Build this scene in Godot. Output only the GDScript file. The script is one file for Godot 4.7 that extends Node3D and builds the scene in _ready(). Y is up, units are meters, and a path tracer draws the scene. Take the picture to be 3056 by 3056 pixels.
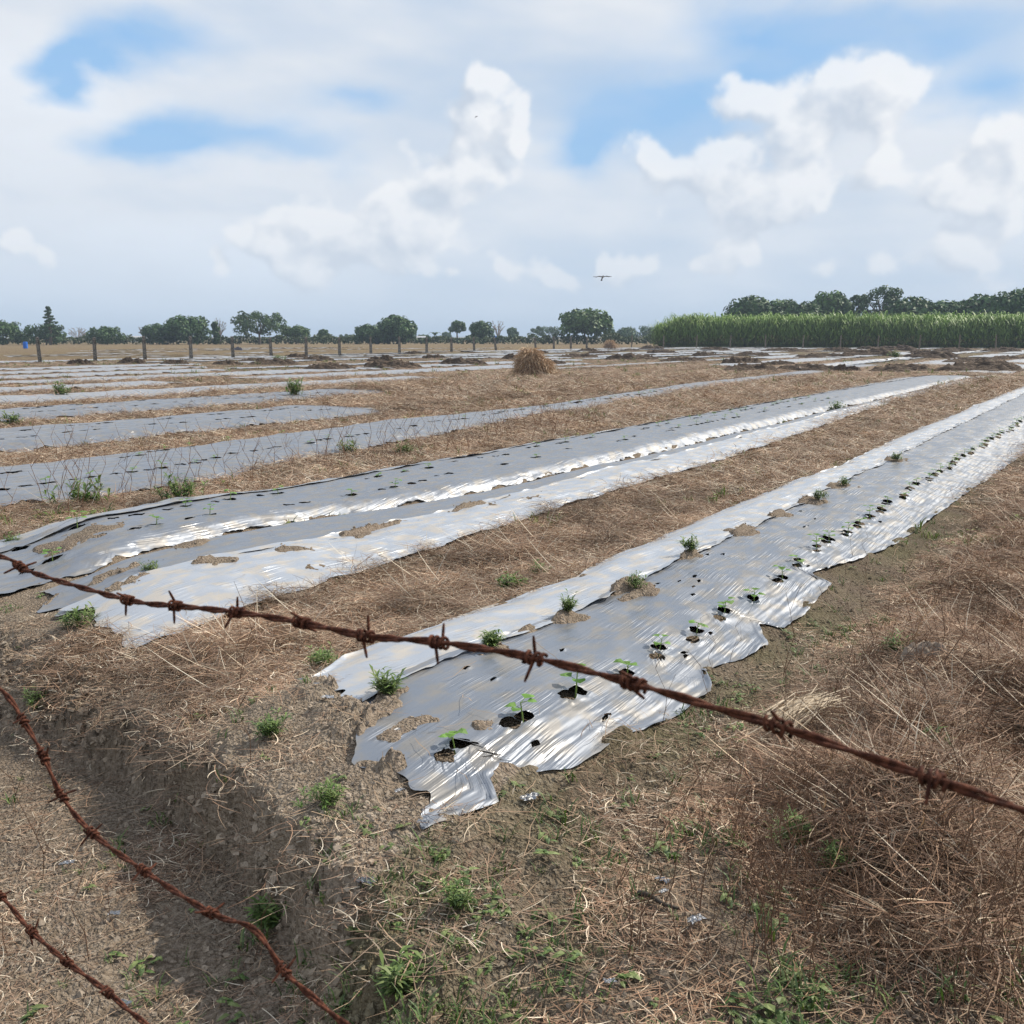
extends Node3D
# A field under plastic mulch film seen over a rusty barbed wire fence.
# Field coordinates: s runs along the planted rows, t across them to the left; (0, 0) is under the camera.

const ROW_DIR := 31.13
const EYE := 1.55
var row_s := Vector2(sin(deg_to_rad(ROW_DIR)), -cos(deg_to_rad(ROW_DIR)))
var row_t := Vector2(-cos(deg_to_rad(ROW_DIR)), -sin(deg_to_rad(ROW_DIR)))

var e1r := [Vector2(2.183, 1.609), Vector2(2.482, 1.539), Vector2(2.574, 1.633), Vector2(2.678, 1.654), Vector2(2.707, 1.567), Vector2(2.862, 1.504), Vector2(3.319, 1.469), Vector2(3.986, 1.417), Vector2(4.201, 1.526), Vector2(4.442, 1.482), Vector2(4.571, 1.449), Vector2(4.810, 1.435), Vector2(5.087, 1.571), Vector2(5.137, 1.447), Vector2(5.808, 1.451), Vector2(6.208, 1.469), Vector2(6.259, 1.611), Vector2(7.653, 1.420), Vector2(10.125, 1.343), Vector2(14.881, 1.169), Vector2(24.000, 1.250), Vector2(60.000, 1.300)]
var e1l := [Vector2(2.916, 2.686), Vector2(3.399, 2.810), Vector2(3.946, 2.794), Vector2(4.114, 2.886), Vector2(4.918, 2.851), Vector2(5.293, 2.740), Vector2(5.721, 2.887), Vector2(6.393, 2.939), Vector2(6.547, 2.868), Vector2(7.221, 2.968), Vector2(8.801, 2.916), Vector2(9.575, 2.916), Vector2(11.072, 2.745), Vector2(13.181, 2.760), Vector2(14.259, 2.855), Vector2(18.885, 3.014), Vector2(22.039, 2.938), Vector2(34.157, 2.821), Vector2(60.000, 2.800)]
var e2r := [Vector2(3.157, 3.925), Vector2(3.644, 3.960), Vector2(4.763, 4.088), Vector2(5.402, 4.122), Vector2(6.111, 4.173), Vector2(6.707, 4.178), Vector2(9.231, 4.199), Vector2(10.747, 4.182), Vector2(13.839, 4.240), Vector2(24.771, 4.552), Vector2(45.000, 4.600)]
var e3l := [Vector2(3.200, 6.500), Vector2(4.317, 6.749), Vector2(5.197, 6.911), Vector2(6.827, 7.128), Vector2(7.714, 6.934), Vector2(9.417, 6.860), Vector2(11.689, 7.110), Vector2(13.581, 6.968), Vector2(18.569, 7.258), Vector2(26.226, 7.402), Vector2(45.000, 7.700)]
var e4r := [Vector2(3.000, 8.300), Vector2(5.355, 8.327), Vector2(6.297, 8.343), Vector2(7.510, 8.220), Vector2(9.492, 8.867), Vector2(11.014, 8.917), Vector2(16.996, 9.863), Vector2(33.568, 11.274), Vector2(70.000, 12.000)]
var e4l := [Vector2(3.000, 11.000), Vector2(6.917, 10.999), Vector2(9.034, 10.848), Vector2(13.910, 11.250), Vector2(19.060, 11.061), Vector2(31.463, 12.327), Vector2(70.000, 13.500)]
var slit := [Vector2(3, 5.35), Vector2(4.7, 5.55), Vector2(6.2, 5.58), Vector2(8, 5.36), Vector2(12, 5.22), Vector2(60, 5.25)]
var low_line := [Vector3(-3.7428, -5.6979, 0.5500), Vector3(-2.7814, -5.0277, 0.5500), Vector3(-2.1843, -4.4925, 0.4500), Vector3(-1.8312, -4.1128, 0.3200), Vector3(-1.5260, -3.8914, 0.1600), Vector3(-1.2829, -3.6676, 0.0800), Vector3(-1.0184, -3.3043, 0.0700), Vector3(-0.8362, -3.0185, 0.0600), Vector3(-0.6872, -2.8033, 0.0600), Vector3(-0.5638, -2.6530, 0.0800), Vector3(-0.4906, -2.4931, 0.1600), Vector3(-0.4232, -2.3393, 0.2200), Vector3(-0.3426, -2.1470, 0.3000), Vector3(-0.3000, -1.0000, 0.4000), Vector3(-0.2000, 1.5000, 0.4000), Vector3(-7.0000, 1.5000, 0.4000), Vector3(-9.0000, -3.5000, 0.3000)]
var patches := [Vector3(5.1220, 2.2684, 0.1305), Vector3(5.2202, 2.3950, 0.0892), Vector3(4.3805, 2.3183, 0.0923), Vector3(3.6198, 2.2971, 0.0621), Vector3(2.9187, 2.2911, 0.0653), Vector3(6.1150, 2.3613, 0.0882), Vector3(7.1497, 2.3507, 0.1247), Vector3(8.0593, 2.3495, 0.1043), Vector3(8.8668, 2.2754, 0.1232), Vector3(9.8769, 2.2825, 0.1259), Vector3(12.3245, 2.2807, 0.1427), Vector3(15.0179, 2.3787, 0.1417), Vector3(2.8279, 1.8284, 0.0453), Vector3(2.6924, 2.2107, 0.1082), Vector3(2.6928, 2.0702, 0.0879), Vector3(2.7118, 2.3738, 0.0839), Vector3(2.8167, 2.5690, 0.0513), Vector3(2.4013, 1.8911, 0.0348), Vector3(3.8131, 5.1078, 0.0990), Vector3(4.9076, 4.6160, 0.1186), Vector3(4.7356, 4.2793, 0.0661), Vector3(5.7074, 4.7385, 0.1536), Vector3(6.0858, 4.7399, 0.1198), Vector3(4.3204, 4.6776, 0.0989), Vector3(4.3966, 6.1477, 0.2347), Vector3(4.4935, 5.3015, 0.1439), Vector3(6.1797, 5.5101, 0.1286), Vector3(2.8502, 2.6259, 0.0602), Vector3(7.2020, 4.6977, 0.1780), Vector3(7.9010, 4.5826, 0.1655), Vector3(3.6784, 4.7054, 0.1237)]
var holes_near := [Vector2(2.668, 1.814), Vector2(2.568, 1.808), Vector2(3.004, 1.761), Vector2(2.918, 1.771), Vector2(3.393, 1.750), Vector2(3.310, 1.753), Vector2(3.797, 1.727), Vector2(3.697, 1.721), Vector2(4.232, 1.768), Vector2(4.116, 1.726), Vector2(4.640, 1.740), Vector2(4.500, 1.705), Vector2(5.059, 1.751), Vector2(4.926, 1.726), Vector2(5.417, 1.710), Vector2(5.978, 1.711), Vector2(5.868, 1.706), Vector2(6.466, 1.749), Vector2(6.319, 1.718), Vector2(6.994, 1.776), Vector2(6.846, 1.741)]
var seed_near := [Vector2(2.637, 1.816), Vector2(2.982, 1.759), Vector2(3.375, 1.757), Vector2(3.769, 1.719), Vector2(4.199, 1.759), Vector2(4.602, 1.731), Vector2(5.016, 1.739), Vector2(5.408, 1.701), Vector2(5.951, 1.702), Vector2(6.413, 1.744), Vector2(6.920, 1.757)]
var heap_spots := [Vector3(17.2749, -45.7419, 3.2901), Vector3(20.4436, -45.0653, 4.3543), Vector3(10.2104, -44.4083, 2.5944), Vector3(13.4146, -46.4390, 3.2525), Vector3(14.7870, -45.7419, 1.4929), Vector3(10.3983, -62.6426, 2.9581), Vector3(7.8280, -68.2344, 3.9105), Vector3(12.8774, -57.8948, 2.4559), Vector3(14.4106, -55.7799, 2.0874), Vector3(28.6465, -83.0452, 5.0017), Vector3(23.3529, -76.7969, 4.9857), Vector3(30.4544, -74.9173, 4.1859), Vector3(27.7288, -62.6426, 3.5458), Vector3(32.6398, -68.2344, 3.5236), Vector3(19.2960, -83.0452, 3.0890), Vector3(27.8727, -106.0275, 5.1070), Vector3(15.4708, -83.0452, 2.6234), Vector3(13.5337, -93.1435, 2.9230), Vector3(33.2954, -106.0275, 3.4513), Vector3(42.1685, -113.9011, 5.0292), Vector3(45.2253, -106.0275, 5.3697), Vector3(50.1058, -106.0275, 4.8559), Vector3(4.7561, -74.9173, 3.1084), Vector3(2.1158, -55.7799, 2.0225), Vector3(0.1398, -68.2344, 1.7659), Vector3(7.8153, -93.1435, 2.9028), Vector3(-2.7449, -55.7799, 2.6016), Vector3(-5.8263, -50.2672, 2.8812), Vector3(-8.3710, -47.1575, 2.4790), Vector3(-7.8950, -62.6426, 1.9608), Vector3(-12.2461, -65.3195, 2.0639), Vector3(-12.7522, -55.7799, 2.6655), Vector3(-15.5975, -62.6426, 2.0048), Vector3(-15.3255, -55.7799, 1.7965), Vector3(-21.2447, -57.8948, 1.5960), Vector3(-23.3314, -55.7799, 1.5648), Vector3(-15.5724, -74.9173, 1.5842), Vector3(-5.3395, -71.4205, 1.8535), Vector3(-8.8637, -93.1435, 1.9371), Vector3(2.5733, -93.1435, 1.9292), Vector3(12.5807, -109.8237, 2.8608), Vector3(7.8087, -106.0275, 2.2011), Vector3(-18.1848, -55.7799, 1.5184), Vector3(22.3656, -113.9011, 3.6048), Vector3(16.6065, -123.0344, 3.2130), Vector3(36.8842, -93.1435, 3.1112), Vector3(42.3969, -123.0344, 3.3679)]
var straw_heap_at := Vector2(0.66, -37.79)
var small_heap_at := Vector2(12.31, -130.90)

var n_lo := FastNoiseLite.new()
var n_mid := FastNoiseLite.new()
var n_hi := FastNoiseLite.new()
var n_fbm := FastNoiseLite.new()
var films: Array = []
var hole_bins := {}
var M := {}
var taken := {}
var rng := RandomNumberGenerator.new()

# ------------------------------------------------------------------ helpers
func numbered(called: String) -> String:
	if not taken.has(called):
		taken[called] = 0
		return called
	taken[called] += 1
	return "%s_%03d" % [called, taken[called]]

func tag(o: Node, label: String, category := "", group := "", kind := "") -> Node:
	if label: o.set_meta("label", label)
	if category: o.set_meta("category", category)
	if group: o.set_meta("group", group)
	if kind: o.set_meta("kind", kind)
	return o

func thing(called: String, at: Vector3, turn := 0.0) -> Node3D:
	var o := Node3D.new()
	o.name = numbered(called)
	add_child(o, true)
	o.position = at
	o.rotation.y = turn
	return o

func part(called: String, mesh: Mesh, mat: Material, parent: Node) -> MeshInstance3D:
	var o := MeshInstance3D.new()
	o.name = numbered(called) if parent == self else called
	o.mesh = mesh
	o.material_override = mat
	parent.add_child(o, true)
	return o

func to_st(x: float, z: float) -> Vector2:
	return Vector2(x * row_s.x + z * row_s.y, x * row_t.x + z * row_t.y)

func to_xz(s: float, t: float) -> Vector2:
	return row_s * s + row_t * t

func noise(seed_: int, freq: float, octaves := 1) -> FastNoiseLite:
	var n := FastNoiseLite.new()
	n.seed = seed_
	n.frequency = freq
	n.noise_type = FastNoiseLite.TYPE_SIMPLEX_SMOOTH
	n.fractal_type = FastNoiseLite.FRACTAL_NONE if octaves == 1 else FastNoiseLite.FRACTAL_FBM
	n.fractal_octaves = octaves
	return n

func edge(a: Array, s: float) -> float:
	var p: Vector2 = a[0]
	if s <= p.x: return p.y
	for i in range(1, a.size()):
		var q: Vector2 = a[i]
		if s < q.x: return lerpf(p.y, q.y, (s - p.x) / (q.x - p.x))
		p = q
	return p.y

static func wound(v: PackedVector3Array, n: PackedVector3Array, idx: PackedInt32Array) -> PackedInt32Array:
	# every triangle runs clockwise seen from the side its normals point to
	for i in range(0, idx.size(), 3):
		var a := idx[i]
		var b := idx[i + 1]
		var c := idx[i + 2]
		if (v[c] - v[a]).cross(v[b] - v[a]).dot(n[a] + n[b] + n[c]) < 0.0:
			idx[i + 1] = c
			idx[i + 2] = b
	return idx

func mesh_of(v: PackedVector3Array, n: PackedVector3Array, idx: PackedInt32Array, uv := PackedVector2Array(), col := PackedColorArray()) -> ArrayMesh:
	var a := []
	a.resize(Mesh.ARRAY_MAX)
	a[Mesh.ARRAY_VERTEX] = v
	if n.size(): a[Mesh.ARRAY_NORMAL] = n
	a[Mesh.ARRAY_INDEX] = wound(v, n, idx)
	if uv.size(): a[Mesh.ARRAY_TEX_UV] = uv
	if col.size(): a[Mesh.ARRAY_COLOR] = col
	var m := ArrayMesh.new()
	m.add_surface_from_arrays(Mesh.PRIMITIVE_TRIANGLES, a)
	return m

# Collects ribbons, tubes and faces for small plant and wire shapes.
class Build:
	var v := PackedVector3Array()
	var n := PackedVector3Array()
	var c := PackedColorArray()
	var idx := PackedInt32Array()
	func tri(a: Vector3, b: Vector3, d: Vector3, col: Color) -> void:
		var k := v.size()
		var nn := (d - a).cross(b - a).normalized()
		v.append_array(PackedVector3Array([a, b, d]))
		n.append_array(PackedVector3Array([nn, nn, nn]))
		c.append_array(PackedColorArray([col, col, col]))
		idx.append_array(PackedInt32Array([k, k + 1, k + 2]))
	func quad(a: Vector3, b: Vector3, d: Vector3, e: Vector3, col: Color) -> void:
		var k := v.size()
		var nn := (d - a).cross(b - a).normalized()
		v.append_array(PackedVector3Array([a, b, d, e]))
		n.append_array(PackedVector3Array([nn, nn, nn, nn]))
		c.append_array(PackedColorArray([col, col, col, col]))
		idx.append_array(PackedInt32Array([k, k + 1, k + 2, k, k + 2, k + 3]))
	func ribbon(pts: Array, wid: Array, side: Vector3, col: Color) -> void:
		var k := v.size()
		for i in pts.size():
			var p: Vector3 = pts[i]
			var dir: Vector3 = (pts[mini(i + 1, pts.size() - 1)] - pts[maxi(i - 1, 0)])
			var sd: Vector3 = (side - dir * (side.dot(dir) / maxf(dir.length_squared(), 1e-9))).normalized()
			var nn := dir.cross(sd).normalized()
			if nn.y < 0: nn = -nn
			var w: float = wid[i]
			v.append(p - sd * w)
			v.append(p + sd * w)
			n.append(nn)
			n.append(nn)
			c.append(col)
			c.append(col)
			if i > 0:
				var b := k + i * 2
				idx.append_array(PackedInt32Array([b - 2, b - 1, b + 1, b - 2, b + 1, b]))
	func tube(pts: Array, rad: Array, sides: int, col: Color) -> void:
		var k := v.size()
		var up := Vector3(0.13, 0.97, 0.21)
		for i in pts.size():
			var dir: Vector3 = (pts[mini(i + 1, pts.size() - 1)] - pts[maxi(i - 1, 0)]).normalized()
			if absf(dir.dot(up)) > 0.95: up = Vector3(0.9, 0.1, 0.35)
			var a := dir.cross(up).normalized()
			var b := a.cross(dir).normalized()
			up = b
			for j in sides:
				var th := TAU * j / sides
				var o := a * cos(th) + b * sin(th)
				v.append(pts[i] + o * rad[i])
				n.append(o)
				c.append(col)
			if i > 0:
				for j in sides:
					var p := k + (i - 1) * sides + j
					var q := k + (i - 1) * sides + (j + 1) % sides
					idx.append_array(PackedInt32Array([p, q, q + sides, p, q + sides, p + sides]))
	func mesh() -> ArrayMesh:
		var a := []
		a.resize(Mesh.ARRAY_MAX)
		a[Mesh.ARRAY_VERTEX] = v
		a[Mesh.ARRAY_NORMAL] = n
		a[Mesh.ARRAY_COLOR] = c
		for i in range(0, idx.size(), 3):
			var p := idx[i]
			var q := idx[i + 1]
			var w := idx[i + 2]
			if (v[w] - v[p]).cross(v[q] - v[p]).dot(n[p] + n[q] + n[w]) < 0.0:
				idx[i + 1] = w
				idx[i + 2] = q
		a[Mesh.ARRAY_INDEX] = idx
		var m := ArrayMesh.new()
		m.add_surface_from_arrays(Mesh.PRIMITIVE_TRIANGLES, a)
		return m

func box_into(b: Build, lo: Vector3, hi: Vector3, top := 1.0, col := Color.WHITE) -> void:
	# a box tapered towards its top and chamfered there
	var c := (lo + hi) / 2
	var h := (hi - lo) / 2
	var ch := minf(h.x, h.z) * 0.25
	var rings := [[h.x, h.z, lo.y], [h.x * top, h.z * top, hi.y - ch], [h.x * top - ch, h.z * top - ch, hi.y]]
	for i in 2:
		var p: Array = rings[i]
		var q: Array = rings[i + 1]
		var s := [[-1, -1], [1, -1], [1, 1], [-1, 1]]
		for k in 4:
			var u: Array = s[k]
			var w: Array = s[(k + 1) % 4]
			b.quad(Vector3(c.x + u[0] * p[0], p[2], c.z + u[1] * p[1]), Vector3(c.x + w[0] * p[0], p[2], c.z + w[1] * p[1]), Vector3(c.x + w[0] * q[0], q[2], c.z + w[1] * q[1]), Vector3(c.x + u[0] * q[0], q[2], c.z + u[1] * q[1]), col)
	var r: Array = rings[2]
	b.quad(Vector3(c.x - r[0], r[2], c.z - r[1]), Vector3(c.x + r[0], r[2], c.z - r[1]), Vector3(c.x + r[0], r[2], c.z + r[1]), Vector3(c.x - r[0], r[2], c.z + r[1]), col)

func scatter(called: String, mesh: Mesh, mat: Material, xf: Array, cols: Array, label: String, category: String) -> void:
	var mm := MultiMesh.new()
	mm.transform_format = MultiMesh.TRANSFORM_3D
	mm.use_colors = true
	mm.mesh = mesh
	mm.instance_count = xf.size()
	for i in xf.size():
		mm.set_instance_transform(i, xf[i])
		mm.set_instance_color(i, cols[i])
	var o := MultiMeshInstance3D.new()
	o.name = numbered(called)
	o.multimesh = mm
	o.material_override = mat
	add_child(o, true)
	tag(o, label, category, "", "stuff")

# ------------------------------------------------------------------ sky
const CLOUDS := [[-0.73, 12.29, 2.19], [-1.71, 12.92, 1.32], [-0.17, 13.18, 1.17], [0.54, 11.52, 1.17], [-1.86, 11.00, 1.75], [-0.17, 10.35, 1.46], [0.54, 9.56, 0.88], [-3.28, 10.60, 1.17], [-5.28, 8.46, 2.05], [-3.30, 8.75, 1.75], [-1.31, 8.50, 1.75], [-6.98, 7.90, 1.17], [-3.03, 6.87, 2.34], [-4.75, 6.58, 2.34], [-7.59, 6.01, 1.75], [-9.28, 5.71, 2.05], [-11.52, 5.13, 2.63], [-13.18, 4.82, 1.75], [-10.44, 4.33, 2.05], [-6.47, 5.20, 2.05], [-12.03, 6.46, 1.46], [-15.05, 5.32, 1.32], [-15.90, 4.23, 0.88], [-4.79, 3.69, 1.46], [-3.06, 3.55, 0.88], [-5.93, 3.82, 1.17], [-15.41, 3.43, 1.02], [12.14, 9.09, 2.05], [13.53, 8.27, 2.63], [10.82, 8.09, 1.75], [15.66, 8.19, 1.75], [9.43, 8.39, 1.46], [7.74, 9.22, 1.02], [8.05, 7.89, 1.32], [14.41, 6.40, 2.34], [12.23, 6.72, 2.05], [16.50, 7.12, 1.17], [8.64, 6.53, 1.17], [17.22, 13.09, 1.75], [18.74, 12.98, 1.46], [15.70, 12.70, 1.46], [14.17, 11.80, 1.75], [12.57, 11.88, 1.46], [11.46, 12.92, 0.88], [16.04, 11.21, 2.05], [14.76, 10.52, 1.46], [17.80, 11.84, 1.75], [19.82, 11.70, 1.46], [11.52, 11.29, 0.88], [18.38, 10.58, 1.46], [19.76, 8.51, 1.75], [20.58, 7.46, 1.46], [18.76, 8.31, 1.17], [24.34, 8.97, 1.75], [25.21, 9.86, 1.46], [23.96, 7.78, 2.05], [25.65, 7.67, 2.34], [22.60, 6.61, 1.17], [25.02, 6.24, 1.75], [23.30, 7.07, 1.46], [25.58, 4.97, 1.02], [22.78, 4.06, 1.75], [20.80, 3.85, 1.46], [24.25, 3.76, 1.46], [19.29, 3.62, 1.17], [16.70, 3.27, 1.17], [11.25, 3.49, 1.17], [12.89, 4.02, 1.32], [10.14, 3.23, 1.02], [6.17, 3.40, 1.32], [7.88, 3.25, 1.02], [1.27, 3.70, 1.32], [2.43, 3.41, 1.02], [-0.17, 3.56, 0.88], [5.01, 3.96, 0.88], [-24.99, 4.11, 1.17], [-24.06, 3.76, 0.88], [-25.56, 4.22, 0.73]]
const GAPS := [[-16.73, 13.72, 3.31, 1.10, 0.90], [-19.81, 12.66, 3.03, 0.83, 0.80], [-21.34, 11.59, 1.38, 0.83, 0.70], [-14.06, 9.67, 5.24, 1.24, 0.85], [-17.50, 8.87, 3.31, 0.97, 0.60], [-6.35, 11.45, 2.62, 0.77, 0.80], [3.49, 11.50, 3.03, 2.07, 1.00], [7.94, 12.05, 4.69, 1.79, 1.00], [9.38, 9.96, 3.31, 1.52, 0.90], [12.47, 14.34, 4.41, 1.52, 0.85], [14.53, 15.40, 7.17, 1.24, 0.75], [20.83, 14.90, 5.52, 1.24, 0.55], [22.18, 12.70, 4.14, 1.38, 0.50], [3.23, 9.55, 2.21, 0.97, 0.70], [-8.91, 8.93, 3.31, 0.83, 0.40], [23.64, 12.10, 2.76, 1.65, 0.35]]

func sky_block(az0: float, el1: float, step: float, w: int, h: int, blobs: Array, gaps: Array) -> Image:
	var dens := PackedFloat32Array()
	dens.resize(w * h)
	dens.fill(-0.55)
	var gap := PackedFloat32Array()
	gap.resize(w * h)
	for b in blobs:
		var r: float = b[2]
		var m := r * 1.9
		for shift in [-360.0, 0.0, 360.0]:
			var x0 := int((b[0] + shift - m - az0) / step)
			var x1 := int((b[0] + shift + m - az0) / step) + 1
			if x1 < 0 or x0 >= w: continue
			for y in range(maxi(0, int((el1 - b[1] - m) / step)), mini(h, int((el1 - b[1] + m) / step) + 1)):
				var dy: float = (el1 - (y + 0.5) * step - b[1]) / r
				if dy < 0: dy *= 1.25
				for x in range(maxi(0, x0), mini(w, x1)):
					var dx: float = (az0 + (x + 0.5) * step - b[0] - shift) / r
					dens[y * w + x] += 0.92 * exp(-1.7 * (dx * dx + dy * dy))
	for g in gaps:
		for shift in [-360.0, 0.0, 360.0]:
			var mx: float = g[2] * 2.2
			var my: float = g[3] * 2.2
			var x0 := int((g[0] + shift - mx - az0) / step)
			var x1 := int((g[0] + shift + mx - az0) / step) + 1
			if x1 < 0 or x0 >= w: continue
			for y in range(maxi(0, int((el1 - g[1] - my) / step)), mini(h, int((el1 - g[1] + my) / step) + 1)):
				var dy: float = (el1 - (y + 0.5) * step - g[1]) / g[3]
				for x in range(maxi(0, x0), mini(w, x1)):
					var dx: float = (az0 + (x + 0.5) * step - g[0] - shift) / g[2]
					gap[y * w + x] += g[4] * exp(-1.3 * (dx * dx + dy * dy))
	var puff := noise(5, 0.25, 6)
	var warp := noise(9, 0.10, 4)
	var wisp := noise(14, 0.030, 5)
	var soft := dens.duplicate()
	for y in h:
		var el := el1 - (y + 0.5) * step
		for x in w:
			var az := az0 + (x + 0.5) * step
			if az > 180.0: az -= 360.0
			var wx := clampi(x + int(1.5 / step * warp.get_noise_3d(az, el, 0.0)), 0, w - 1)
			var wy := clampi(y + int(1.3 / step * warp.get_noise_3d(az, el, 40.0)), 0, h - 1)
			var d := minf(soft[wy * w + wx], 0.75)
			if d > -0.5: d += 1.0 * puff.get_noise_2d(az, el * 1.15)
			dens[y * w + x] = d
	var bytes := PackedByteArray()
	bytes.resize(w * h * 3)
	var step_in := 1.0 / step
	var ox := maxi(1, int(round(0.75 / step)))
	var oy := maxi(1, int(round(0.85 / step)))
	for y in h:
		var el := el1 - (y + 0.5) * step
		var up := clampf(el / 60.0, 0.0, 1.0)
		var near_h := exp(-maxf(el, 0.0) / 5.5)
		for x in w:
			var az := az0 + (x + 0.5) * step
			if az > 180.0: az -= 360.0
			var k := y * w + x
			var sky := Vector3(0.30, 0.58, 0.90).lerp(Vector3(0.10, 0.28, 0.68), up)
			sky = sky.lerp(Vector3(0.47, 0.60, 0.76), clampf(near_h * 1.05, 0.0, 1.0))
			var wn := wisp.get_noise_3d(az * 0.9 + el * 0.5, el * 2.6, 3.0) + 0.5 * wisp.get_noise_3d(az * 3.0 + el * 2.0, el * 9.0, 31.0)
			var gx := clampi(x + int(step_in * (5.5 * wisp.get_noise_3d(az, el * 2.0, 9.0) + 1.5 * wisp.get_noise_3d(az * 5.0, el * 10.0, 59.0))), 0, w - 1)
			var gy := clampi(y + int(step_in * (2.4 * wisp.get_noise_3d(az, el * 2.0, 19.0) + 0.9 * wisp.get_noise_3d(az * 5.0, el * 10.0, 69.0))), 0, h - 1)
			var veil := clampf(0.95 + 0.45 * wn - minf(gap[gy * w + gx] * 1.1, 1.0) * (0.86 + 0.9 * wn), 0.10, 0.97)
			veil *= 1.0 - 0.72 * exp(-maxf(el, 0.0) / 3.2)
			var vc := Vector3(0.775, 0.81, 0.86) * (1.0 + 0.12 * wn)
			var c := sky.lerp(vc, veil)
			var d := dens[k]
			if d > -0.2:
				var a := smoothstep(-0.14, 0.46, d)
				var xx := clampi(x + ox, 0, w - 1)
				var yy := clampi(y - oy, 0, h - 1)
				var lit := clampf(0.56 + 1.0 * (d - dens[yy * w + xx]) + 0.32 * puff.get_noise_3d(az * 1.3, el * 1.5, 77.0), 0.0, 1.0)
				var deep := clampf(d * 0.5, 0.0, 1.0)
				var cc := Vector3(0.56, 0.63, 0.73).lerp(Vector3(0.945, 0.95, 0.96), clampf(lit + 0.12 - 0.25 * deep, 0.0, 1.0))
				var air := exp(-maxf(el, 0.0) / 4.5)
				cc = cc.lerp(Vector3(0.62, 0.70, 0.80), 0.62 * air)
				c = c.lerp(cc, a * (0.82 - 0.40 * air))
			var kk := k * 3
			c *= 0.93
			bytes[kk] = int(clampf(pow(c.x, 1.0 / 2.2), 0, 1) * 255.0)
			bytes[kk + 1] = int(clampf(pow(c.y, 1.0 / 2.2), 0, 1) * 255.0)
			bytes[kk + 2] = int(clampf(pow(c.z, 1.0 / 2.2), 0, 1) * 255.0)
	return Image.create_from_data(w, h, false, Image.FORMAT_RGB8, bytes)

func make_sky() -> ImageTexture:
	var r := RandomNumberGenerator.new()
	r.seed = 77
	var blobs: Array = CLOUDS.duplicate()
	var gaps: Array = GAPS.duplicate()
	# the same broken cloud goes on all round and overhead
	for i in 150:
		var az := r.randf_range(-180, 180)
		var el := r.randf_range(1.5, 62) * r.randf_range(0.3, 1.0)
		if absf(az) < 34 and el < 21: continue
		var size := r.randf_range(1.5, 5.5) * (1.0 + el / 40.0)
		for k in 7:
			blobs.append([az + r.randf_range(-1.6, 1.6) * size, el + r.randf_range(-0.5, 0.7) * size, size * r.randf_range(0.4, 0.9)])
	for i in 90:
		var az := r.randf_range(-180, 180)
		var el := r.randf_range(5, 80)
		if absf(az) < 38 and el < 22: continue
		gaps.append([az, el, r.randf_range(3, 13), r.randf_range(1.5, 6), r.randf_range(0.5, 0.95)])
	var full := Image.create(4096, 2048, false, Image.FORMAT_RGB8)
	full.fill(Color(0.42, 0.37, 0.31))
	var step := 360.0 / 4096.0
	var rough := sky_block(0.0, 90.0, 360.0 / 1024.0, 1024, 256, blobs, gaps)
	rough.resize(4096, 1024, Image.INTERPOLATE_CUBIC)
	full.blit_rect(rough, Rect2i(0, 0, 4096, 1024), Vector2i.ZERO)
	var top := 256
	var half := 384
	var fine := sky_block(-half * step, top * step, step, half * 2, top, blobs, gaps)
	full.blit_rect(fine, Rect2i(half, 0, half, top), Vector2i(0, 1024 - top))
	full.blit_rect(fine, Rect2i(0, 0, half, top), Vector2i(4096 - half, 1024 - top))
	return ImageTexture.create_from_image(full)

# ------------------------------------------------------------------ terrain
func low_amount(x: float, z: float) -> float:
	if z < -9.5: return 0.0
	var best := 1e9
	var wd := 0.1
	var inside := false
	var p: Vector3 = low_line[low_line.size() - 1]
	for q: Vector3 in low_line:
		var dx := q.x - p.x
		var dz := q.y - p.y
		var f := clampf(((x - p.x) * dx + (z - p.y) * dz) / (dx * dx + dz * dz), 0.0, 1.0)
		var ex := x - p.x - dx * f
		var ez := z - p.y - dz * f
		var d := ex * ex + ez * ez
		if d < best:
			best = d
			wd = lerpf(p.z, q.z, f)
		if (p.y > z) != (q.y > z) and x < (q.x - p.x) * (z - p.y) / (q.y - p.y) + p.x: inside = not inside
		p = q
	var sd := sqrt(best) * (1.0 if inside else -1.0) + 0.06 * n_mid.get_noise_2d(x * 2.0, z * 2.0)
	wd *= 0.6
	return smoothstep(-wd, wd, sd + 0.025 * n_hi.get_noise_2d(x * 1.3, z * 1.3))

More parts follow.
